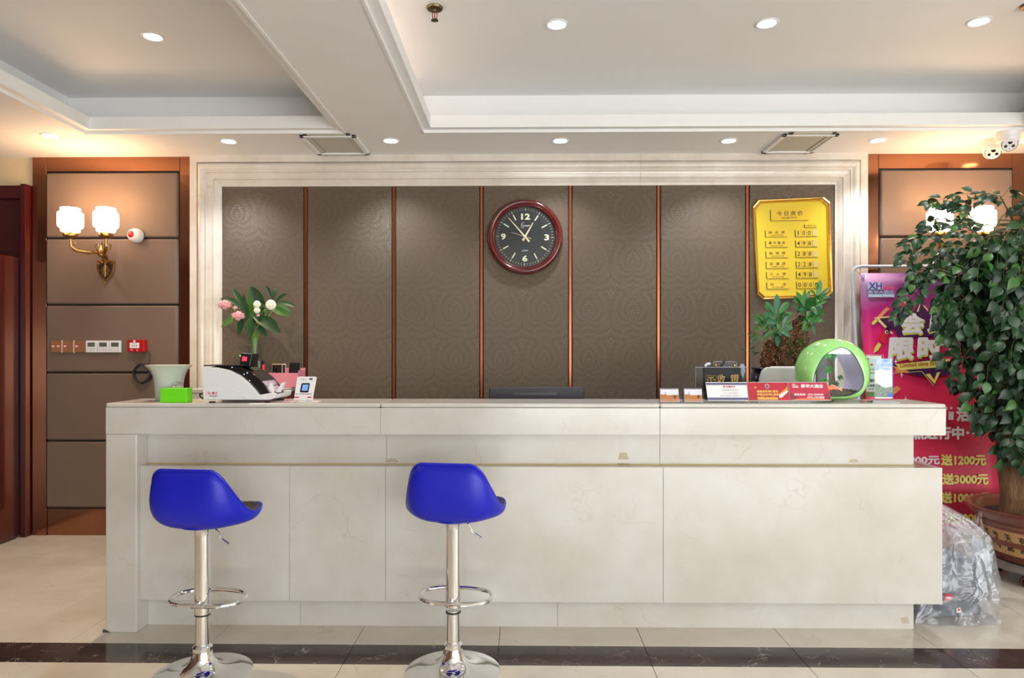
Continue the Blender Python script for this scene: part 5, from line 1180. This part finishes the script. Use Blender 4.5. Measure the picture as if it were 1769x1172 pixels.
bprint('rocket_window', INKW, [[(1530.5+3*math.cos(a),574.5+3.2*math.sin(a)) for a in [k*PI/5 for k in range(10)]]], e=E_+.0035)
bprint('rocket_pane', PNV, [[(1531+1.7*math.cos(a),574.5+1.9*math.sin(a)) for a in [k*PI/5 for k in range(10)]]], e=E_+.0045)
bprint('rocket_flame', PLIM, [[(1517,592),(1522,596),(1516,606),(1508,611),(1511,600)]], e=E_+.001)
bprint('ribbon_tail', POR, [[(1542,633),(1552,635),(1570,642),(1569,645),(1545,643),(1547,638)],[(1542,671),(1549,667),(1556,672),(1543,683)]])
bprint('ribbon', PY, [[(1547,629.5),(1640,620),(1640,634),(1554,640)]], e=E_+.0005)
bprint('ribbon_text', mat('print_dark_orange', srgb(190,96,30), .5), texts=[('Limited time for you',1554,628,1634,638,0,-6)], e=E_+.0015)
bprint('check_arrow', PY, [[(1598,647),(1606,646),(1613,657),(1618,644),(1624,643),(1614,664)]], e=E_)
bprint('thin_line', PGD, [[(1542,645),(1592,641.5),(1613,667),(1612,667.5),(1591.5,642.3),(1542,645.8)]], e=E_)
def sprk(x, y, s): return [(x,y-s*2),(x+s*.3,y-s*.3),(x+s,y),(x+s*.3,y+s*.3),(x,y+s*2),(x-s*.3,y+s*.3),(x-s,y),(x-s*.3,y-s*.3)]
bprint('sparkle', INKW, [sprk(1564,690,3), sprk(1557,648,3), sprk(1547,625,3.5)])
bprint('headline', PW, texts=[('储值活动',1603,703,1699,729)], bold=.05)
bprint('headline_lower', PW, texts=[('火热进行中',1549,737,1665,760)], bold=.05)
bprint('headline_dots', PW, [[(x+2.5*math.cos(a),748+2.8*math.sin(a)) for a in [k*PI/4 for k in range(8)]] for x in (1671,1680,1689.5)])
for i, (pre, x0, xs, xt, amt, xe, y) in enumerate((('1000元',1562,1625,1625,'送1200元',1703,796),('2000元',1570,1626,1627,'送3000元',1707,829),('5000元',1560,1622,1624,'送10000元',1713,861),('10000元',1560,1628,1631,'送30000元',1722,896))):
    bprint('offer_price', PW, texts=[(pre,x0,y-8,xs-2,y+7)], bold=.04)
    bprint('offer_bonus', PY, texts=[(amt,xt,y-11,xe,y+9)], bold=.045)
bprint('purple_corner', mat('print_magenta', srgb(205,40,140), .5), [[(1736,861),(1728,864),(1722,880),(1737,885)]])
# dark object seen between banner and trunk
sp_ = thing('speaker_box', (ax(1741,4.72), 4.70, 0), 'dark upright box with a pale top strip behind the banner, by the tree trunk', 'box')
MB().box(-.03,.10,-.03,.04,0,az(838,4.68)).build('body', BLACK, sp_, bevel=.004)
MB().box(-.03,.10,-.03,.04,az(838,4.68)+.001,az(815,4.68)).build('top_strip', WPLAS, sp_, bevel=.002)
# ================================================================ POTTED TREE
YR = 3.98; tx = 2.975
TER = mat('terracotta_glaze', srgb(126,62,50), .3, coat=.3, var=.25, vscale=8); TAN = mat('tan_band', srgb(200,156,100), .4, coat=.2, var=.12, vscale=10)
dl = thing('plant_dolly', (tx, YR, 0), 'grey round plant dolly on casters under the terracotta pot', 'dolly')
MB().lathe([(.305,.080),(.315,.086),(.315,.108),(.305,.112)], (0,0,0), 48).build('platform', mat('dolly_grey', srgb(120,116,110), .45), dl, smooth=True)
for k in range(5):
    a = math.radians(-148 + k*72); cx_, cy_ = .235*math.cos(a), .235*math.sin(a)
    cs = MB().box(cx_-.012, cx_+.012, cy_-.012, cy_+.012, .058, .0805).build('caster_bracket', DARK, dl)
    for s in (-1,1): MB().lathe([(.0,-.009),(.026,-.009),(.030,-.004),(.030,.004),(.026,.009)], (cx_+s*.013, cy_, .030), 20, True, (1,.25,0)).build('wheel', DARK, cs, smooth=True)
    MB().tube([(cx_-.026,cy_-.006+.019*math.cos(t),.030+.019*math.sin(t)) for t in [j*PI/8 for j in range(16)]], .0018, 5, True).build('wheel_ring', mat('copper_ring', srgb(170,100,80), .4), cs) if k == 0 else None
pt = thing('terracotta_pot', (tx, YR, .1125), 'large terracotta pot with tan band and black brushed characters', 'pot')
PRF = [(.24,0),(.262,.012),(.268,.03)]
def rz_(z): return .262+.085*(z/.25)**1.15
MB().lathe([(.235,0),(.258,.008),(rz_(.05),.05)], (0,0,0), 64).build('pot_foot', TER, pt, smooth=True)
MB().lathe([(rz_(.05)+.001,.05),(rz_(.10)+.001,.10),(rz_(.15)+.001,.15),(rz_(.19)+.001,.19)], (0,0,0), 64, False).build('tan_band', TAN, pt, smooth=True)
MB().lathe([(rz_(.05)-.001,.05),(rz_(.19),.19),(rz_(.22),.225),(.352,.245),(.375,.268),(.392,.285),(.394,.297),(.385,.303),(.365,.298),(.345,.275),(.325,.24),(.31,.20),(.30,.10)], (0,0,0), 64, False).build('pot_rim', TER, pt, smooth=True, ang=60)
def wrap(ang0, z0, w, h):
    def fn(u, v):
        z = z0+h*(v-.5); r_ = rz_(z)+.0025; a = ang0+(u-.5)*w/r_; return Vector((r_*math.cos(a), r_*math.sin(a), z))
    return fn
m = MB()
for k, ch in enumerate('日麗皆天有'): text_mb(m, ch, wrap(math.radians(-201+k*13.6), .150, .038, .042), .015)
for k, ch in enumerate('風春不處無'): text_mb(m, ch, wrap(math.radians(-201+k*13.6), .096, .040, .044), .015)
m.build('calligraphy', INK, pt)
MB().lathe([(.0,.235),(.20,.238),(.325,.24)], (0,0,0), 40, False).build('soil', mat('dark_soil', srgb(44,32,26), .95, bump=1, bscale=60), pt)
MB().tube([((rz_(.225)+.006)*math.cos(a), (rz_(.225)+.006)*math.sin(a), .222+.006*math.sin(3*a)) for a in [k*PI/24 for k in range(48)]], .003, 5, True).build('string', mat('brown_string', srgb(150,104,72), .8), pt, smooth=True)
ws = mat('white_tie', srgb(205,195,178), .6)
MB().tube([(-.18,-.335,.298),(-.14,-.345,.318),(-.06,-.30,.36),(0,-.20,.40)], .007, 6).build('white_tie', ws, pt, smooth=True)
MB().tube([(-.18,-.345,.30),(-.20,-.30,.33),(-.24,-.18,.345),(-.12,-.08,.36)], .005, 6).build('cord', mat('brown_cord', srgb(112,70,56), .7), pt, smooth=True)
MB().ball((-.18,-.345,.295), (.014,.012,.018), 8, 6).build('knot', ws, pt, smooth=True)
m = MB(); rr = random.Random(8)
for k in range(26):
    p = Vector((-.22+rr.uniform(-.05,.09), -.17+rr.uniform(-.08,.08), .245)); v_, f_ = blade(p, p+Vector((rr.uniform(-.03,.03), rr.uniform(-.03,.02), rr.uniform(.005,.03))), .018, .004, n=3); m.add(v_, f_)
m.build('fallen_leaves', mat('dry_leaf', srgb(120,140,100), .7), pt, kind='stuff')
tr = thing('potted_tree', (tx, YR, .35), 'bushy green leafy tree with thick trunks in the terracotta pot', 'tree')
TRK = mat('tree_bark', srgb(150,112,76), .85, var=.5, vscale=9, bump=1, bscale=40, stretch=(3,3,.8), col2=srgb(88,62,42))
def trunk(pts, r0, r1):
    def rf(t): return r0+(r1-r0)*t
    m = MB(); m.tube([Vector(p) for p in pts], rf, 14)
    for i, v in enumerate(m.v):
        m.v[i] = v + Vector((noise.noise(v*9), noise.noise(v*9+Vector((7,0,0))), 0))*.012
    m.build('trunk', TRK, tr, world=True, smooth=True, ang=80)
bx, by_ = ax(1760, 3.98), 3.98
trunk([(bx,by_,.34),(bx,by_,.48),(bx-.03,by_,.62),(bx-.055,by_,.80),(bx-.06,by_,1.05),(bx-.02,by_,1.4),(bx+.02,by_,1.7)], .100, .026)
trunk([(bx+.03,by_+.01,.34),(bx+.06,by_+.02,.55),(bx+.09,by_+.03,.80),(bx+.12,by_+.02,1.2),(bx+.13,by_,1.6)], .095, .03)
MB().tube([at(1756,430,3.95),at(1755,400,3.95),at(1751,385,3.95),at(1735,352,3.9),at(1728,340,3.88)], .0042, 6).build('branch', TRK, tr, world=True, smooth=True)
MB().tube([at(1756,520,3.97),at(1757,480,3.95),at(1756,430,3.95)], .0075, 6).build('branch', TRK, tr, world=True, smooth=True)
MB().tube([at(1752,392,3.95),at(1775,365,3.95),at(1790,350,3.95)], .0035, 6).build('branch', TRK, tr, world=True, smooth=True)
# leaflets
def leaf_verts():
    """ovate toothed leaflet, base at origin, pointing +Y, unit length"""
    st = [(0,0),(.10,.10),(.16,.21),(.24,.245),(.30,.295),(.40,.305),(.46,.335),(.56,.29),(.62,.285),(.72,.19),(.78,.165),(.88,.07),(1,0)]
    vs = []; fs = []
    for y, w in st:
        zc = -.35*(y-.4)**2
        vs += [Vector((-w, y, zc+w*.30)), Vector((0, y, zc)), Vector((w, y, zc+w*.30))]
    for k in range(len(st)-1):
        for j in range(2): fs.append((k*3+j, k*3+j+1, k*3+4+j, k*3+3+j))
    return vs, fs
LVV, LFF = leaf_verts()
TL = [mat('tree_leaf', srgb(38,78,40), .40, var=.35, vscale=20), mat('tree_leaf_dark', srgb(26,56,32), .42, var=.3, vscale=20), mat('tree_leaf_fresh', srgb(66,114,48), .40, var=.3, vscale=20)]
leafm = []
for q in range(3):
    mb = MB().add(LVV, LFF); o = mb.build('leaf', TL[q], None, smooth=True); leafm.append(o.data); bpy.data.objects.remove(o)
LEAVES = []   # (matrix, material index, size)
rr = random.Random(21)
def add_leaf(p, d, s, face=None):
    d = Vector(d).normalized(); up = face or Vector((rr.gauss(0,.45), -.75+rr.gauss(0,.4), .55+rr.gauss(0,.35)))
    x = d.cross(up).normalized(); z = x.cross(d).normalized()
    Mx = Matrix((( x.x, d.x, z.x, p.x),(x.y, d.y, z.y, p.y),(x.z, d.z, z.z, p.z),(0,0,0,1))) @ Matrix.Diagonal((s,s,s,1))
    LEAVES.append((Mx, rr.choices((0,1,2),(6,4,1))[0], p.copy()))
twigs = MB()
def spray(P, s=.05, dens=1.0, side=.05, rach=True, r0=.0022):
    """compound leaf: rachis along points P, side leaflets in pairs"""
    P = [Vector(p) for p in P]; L = sum((P[i+1]-P[i]).length for i in range(len(P)-1)); n = max(3, int(L/.028*dens))
    def ev(t):
        t = t*(len(P)-1); i = min(int(t), len(P)-2); return P[i].lerp(P[i+1], t-i), (P[i+1]-P[i]).normalized()
    twigs.tube([ev(k/6)[0] for k in range(7)], lambda t: r0*(1-.6*t), 4)
    for k in range(n):
        t = .12+.88*k/(n-1); p, d = ev(t)
        lat = d.cross(Vector((0,-.6,.8))).normalized()
        for sg in (-1,1):
            dd = d*.55+lat*sg*.75+Vector((0,0,-.45))+Vector((rr.gauss(0,.2),rr.gauss(0,.2),rr.gauss(0,.2)))
            off = lat*sg*side*rr.uniform(.1,1)*(1-.4*t)
            add_leaf(p+off, dd, s*rr.uniform(.75,1.2))
    add_leaf(P[-1], (P[-1]-P[-2]), s)
def Q(x, y, Y=3.85): return at(x, y, Y)
# sprays along the photographed outline
SL = .078
for P, Yq in (([(1732,340),(1715,336),(1690,333),(1655,336),(1625,345),(1604,350)],3.82),([(1732,340),(1742,326),(1752,330)],3.84),([(1735,345),(1700,342),(1670,350),(1640,356)],3.86),
              ([(1700,390),(1670,380),(1645,385),(1615,378),(1602,390)],3.80),([(1700,400),(1665,362),(1648,356)],3.85),([(1720,430),(1680,400),(1640,398),(1600,405),(1565,420)],3.78),
              ([(1690,430),(1640,420),(1600,430),(1570,436),(1562,448)],3.76),([(1680,470),(1630,445),(1600,455),(1585,470),(1578,490)],3.74),([(1650,480),(1620,470),(1600,485),(1580,505),(1562,525),(1553,548)],3.70),
              ([(1640,470),(1610,462),(1588,480),(1570,505),(1558,530)],3.72),([(1660,500),(1640,500),(1630,520),(1622,545)],3.72),([(1790,350),(1775,352),(1762,362)],3.84),([(1795,345),(1770,356),(1755,366)],3.9)):
    spray([Q(x, y, Yq+rr.uniform(-.02,.02)) for x, y in P], .058, .85, .032)
# crown body: arching drooping sprays around the trunks
NHAND = len(LEAVES)
for l_ in range(NHAND): LEAVES[l_] = LEAVES[l_] + (1,)
def crown_r(z):
    tab = [(.60,.10),(.70,.22),(.85,.38),(1.0,.47),(1.15,.54),(1.35,.58),(1.5,.64),(1.65,.70),(1.8,.72),(1.95,.56),(2.05,.34),(2.15,.15)]
    for (a, ra), (b, rb) in zip(tab[:-1], tab[1:]):
        if a <= z <= b: return ra+(rb-ra)*(z-a)/(b-a)
    return .1
for k in range(380):
    z = rr.uniform(.72, 1.98); a = rr.uniform(-PI, PI); 
    if rr.random() < .5: a = rr.uniform(-PI*.98, -.05)
    rc = crown_r(z); sx_, sy_ = math.cos(a), math.sin(a)
    rmax = rc*rr.uniform(.62,1.0)
    ry = .66 if sy_ < 0 else .36
    r0_ = rmax*rr.uniform(.25,.5)
    c0_ = Vector((tx-.01+sx_*r0_, 3.93+sy_*r0_*ry, z+.10)); c1_ = Vector((tx-.01+sx_*rmax*.8, 3.93+sy_*rmax*.8*ry, z+.10)); c2_ = Vector((tx-.01+sx_*rmax, 3.93+sy_*rmax*ry, z-.02)); c3_ = c2_+Vector((sx_*.01,sy_*.01,-.08))
    spray([c0_, c1_, c2_, c3_], .074, .42, .055, r0=.0025)
LEAVES = [l for l in LEAVES if l[2].y < 4.20 - .0*l[2].z and l[2].z > .62 and l[2].z < 2.3 and l[2].y < 4.26-(.16*(l[2].z-1.8) if l[2].z < 1.8 else 0)]
def scr(p):
    v = p-Vector((0,0,EYE)); fx = -math.sin(TH)*v.x+math.cos(TH)*v.y; rx = math.cos(TH)*v.x+math.sin(TH)*v.y
    return 884.5+F*rx/fx, YH-F*v.z/fx, fx
def keep(p):
    x, y, _ = scr(p)
    # natural outline of the crown: ragged left edge
    tab = [(318,1800),(385,1760),(412,1690),(440,1600),(470,1580),(495,1598),(520,1616),(545,1622),(562,1620),(600,1618),(640,1622),(662,1630),(690,1652),(712,1672),(735,1682),(760,1716),(790,1726),(820,1745),(850,1765)]
    for (a, xa), (b, xb) in zip(tab[:-1], tab[1:]):
        if a <= y <= b: return x > xa+(xb-xa)*(y-a)/(b-a)+rr.uniform(-6,8)
    return 318 < y < 850
LEAVES = [l for l in LEAVES if len(l) > 3 or keep(l[2])]
vis = [(l[2].y, i) for i, l in enumerate(LEAVES) if 1530 < scr(l[2])[0] < 1775]
vis.sort(); near = set(i for _, i in vis[:298])
rest = MB()
for i, (Mx, mi, p) in enumerate([l[:3] for l in LEAVES]):
    if i in near:
        o = bpy.data.objects.new('leaf', leafm[mi]); COL.objects.link(o); o.parent = tr; o.matrix_basis = Matrix.Translation(-tr.location) @ Mx
    else:
        rest.m = mi; rest.add([Mx @ v for v in LVV], LFF)
rest.build('foliage', TL, tr, world=True, smooth=True, kind='stuff', recalc=False)
twigs.build('twigs', mat('twig_green', srgb(84,90,48), .6), tr, world=True, smooth=True, kind='stuff')
# ================================================================ PLASTIC BAG WITH CLOTHES
def cloth_blob(cx, cy, z0, rx, ry, h, seed, mt, label, flat=.5):
    th = thing('folded_garment', (cx, cy, z0), label, 'clothing')
    def fn(u, v):
        a = 2*PI*u; b = PI*v; q = Vector((math.cos(a)*math.sin(b), math.sin(a)*math.sin(b), -math.cos(b)))
        sq = 1/max(abs(q.x), abs(q.y), .55)**.35
        n_ = noise.noise(q*1.6+Vector((seed,0,0)))*.22 + abs(noise.noise(q*4+Vector((0,seed,0))))*.12 + noise.noise(q*9+Vector((seed,seed,0)))*.03
        r_ = sq*(1+n_)
        return Vector((q.x*rx*r_, q.y*ry*r_, max(.0, h*.5+q.z*h*.5*(1+n_*.6))))
    MB().grid(lambda u, v: fn(u, .001+.998*v), 56, 36, cu=True).build('cloth', mt, th, smooth=True, ang=80, sub=1)
    return th
GC = mat('charcoal_cloth', srgb(74,80,94), .85, bump=.3, bscale=60); GC2 = mat('slate_cloth', srgb(92,98,114), .85, bump=.3, bscale=60); GC3 = mat('teal_grey_cloth', srgb(104,124,130), .8)
g1 = cloth_blob(2.06, 3.46, 0, .18, .10, .12, 3, GC, 'dark folded garment at the bottom of the plastic bag')
g2 = cloth_blob(2.09, 3.46, .108, .125, .10, .21, 8, GC2, 'slate grey garment stacked upright inside the plastic bag')
g3 = cloth_blob(2.42, 3.71, 0, .05, .05, .30, 5, GC3, 'grey-green garment standing in the bag next to the plant dolly')
PTAG = mat('red_price_tag', srgb(205,50,66), .4)
c = at(1638,1033,3.322); tg = MB().prism([(-.020,0,-.014),(.018,0,-.012),(.021,0,.016),(-.015,0,.017)], (0,-.002,0)).build('garment_tag', PTAG, None); tg.location = tuple(c); setp(tg, 'red garment tag inside the plastic bag', 'tag')
t_ = MB().box(-.012,.012,-.003,-.002,-.004,.004).build('tag_print', WPAPER, tg)
c = at(1656,1055,3.318); tg = MB().prism([(-.010,0,-.012),(.012,0,-.008),(.006,0,.014),(-.012,0,.008)], (0,-.002,0)).build('garment_tag', WPAPER, None); tg.location = tuple(c); setp(tg, 'small white garment tag low in the plastic bag', 'tag')
MB().box(-.004,.006,-.003,-.002,-.002,.008).build('tag_print', PTAG, tg)
def film():
    m = bpy.data.materials.new('clear_film'); m.use_nodes = True; nt = m.node_tree; L = nt.links.new
    for n in list(nt.nodes):
        if n.type != 'OUTPUT_MATERIAL': nt.nodes.remove(n)
    out = [n for n in nt.nodes if n.type == 'OUTPUT_MATERIAL'][0]
    tp = nt.nodes.new('ShaderNodeBsdfTransparent'); tp.inputs[0].default_value = (.95,.96,1,1)
    df_ = nt.nodes.new('ShaderNodeBsdfDiffuse'); df_.inputs[0].default_value = (.85,.88,.95,1)
    tl = nt.nodes.new('ShaderNodeBsdfTranslucent'); tl.inputs[0].default_value = (.85,.88,.95,1)
    gl = nt.nodes.new('ShaderNodeBsdfGlossy'); gl.inputs['Roughness'].default_value = .18
    a1 = nt.nodes.new('ShaderNodeMixShader'); a1.inputs[0].default_value = .4; L(df_.outputs[0], a1.inputs[1]); L(tl.outputs[0], a1.inputs[2])
    lw = nt.nodes.new('ShaderNodeLayerWeight'); lw.inputs[0].default_value = .35
    a2 = nt.nodes.new('ShaderNodeMixShader'); a2.inputs[0].default_value = .14; L(tp.outputs[0], a2.inputs[1]); L(a1.outputs[0], a2.inputs[2])
    a3 = nt.nodes.new('ShaderNodeMixShader'); mm = nt.nodes.new('ShaderNodeMath'); mm.operation = 'MULTIPLY_ADD'; L(lw.outputs['Facing'], mm.inputs[0]); mm.inputs[1].default_value = .35; mm.inputs[2].default_value = .05
    L(mm.outputs[0], a3.inputs[0]); L(a2.outputs[0], a3.inputs[1]); L(gl.outputs[0], a3.inputs[2]); L(a3.outputs[0], out.inputs[0])
    tc = nt.nodes.new('ShaderNodeTexCoord'); ns = nt.nodes.new('ShaderNodeTexNoise'); ns.inputs['Scale'].default_value = 9; ns.inputs['Detail'].default_value = 2; ns.inputs['Distortion'].default_value = 1.5; L(tc.outputs['Object'], ns.inputs['Vector'])
    bp = nt.nodes.new('ShaderNodeBump'); bp.inputs['Strength'].default_value = .45; bp.inputs['Distance'].default_value = .03; L(ns.outputs[0], bp.inputs['Height'])
    for s in (gl, df_): L(bp.outputs[0], s.inputs['Normal'])
    return m
FILM = film()
def bag(cx, cy, prof, seed, label, top):
    th = thing('plastic_bag', (cx, cy, 0), label, 'bag')
    def fn(u, v):
        a = 2*PI*u; k = v*(len(prof)-1); i = min(int(k), len(prof)-2); f = k-i
        z, rx, ry, ox = [prof[i][j]*(1-f)+prof[i+1][j]*f for j in range(4)]
        ca, sa = math.cos(a), math.sin(a); sq = 1/max(abs(ca), abs(sa), .6)**.6
        q = Vector((ca*3, sa*3, z*7+seed)); w = abs(noise.noise(q))*.18+noise.noise(q*2.3)*.05
        r_ = sq*(1-w*(.7+v*.3)); pk = top(a)*max(0, v-.6)/.4
        return Vector((ox+rx*ca*r_, ry*sa*r_, max(.001, z+pk)))
    m = MB().grid(fn, 96, 44, cu=True); m.f.append([i for i in range(96)]); m.mi.append(0)
    m.build('film', FILM, th, smooth=True, ang=50, recalc=False); return th
b1 = bag(2.10, 3.46, [(.002,.235,.155,-.03),(.12,.225,.150,-.03),(.15,.175,.14,.02),(.24,.165,.12,.01),(.34,.158,.085,.01),(.43,.150,.035,.015)], 2, 'clear plastic bag of dark clothes on the floor at the counter end', lambda a: .045*math.cos(a)+.03*math.cos(3*a))
b2 = bag(2.42, 3.71, [(.002,.075,.075,0),(.10,.08,.075,0),(.22,.085,.065,-.02),(.32,.10,.045,-.05),(.40,.09,.03,-.14),(.50,.05,.02,-.30)], 9, 'second clear plastic bag leaning behind the first near the dolly', lambda a: .02*math.cos(a))
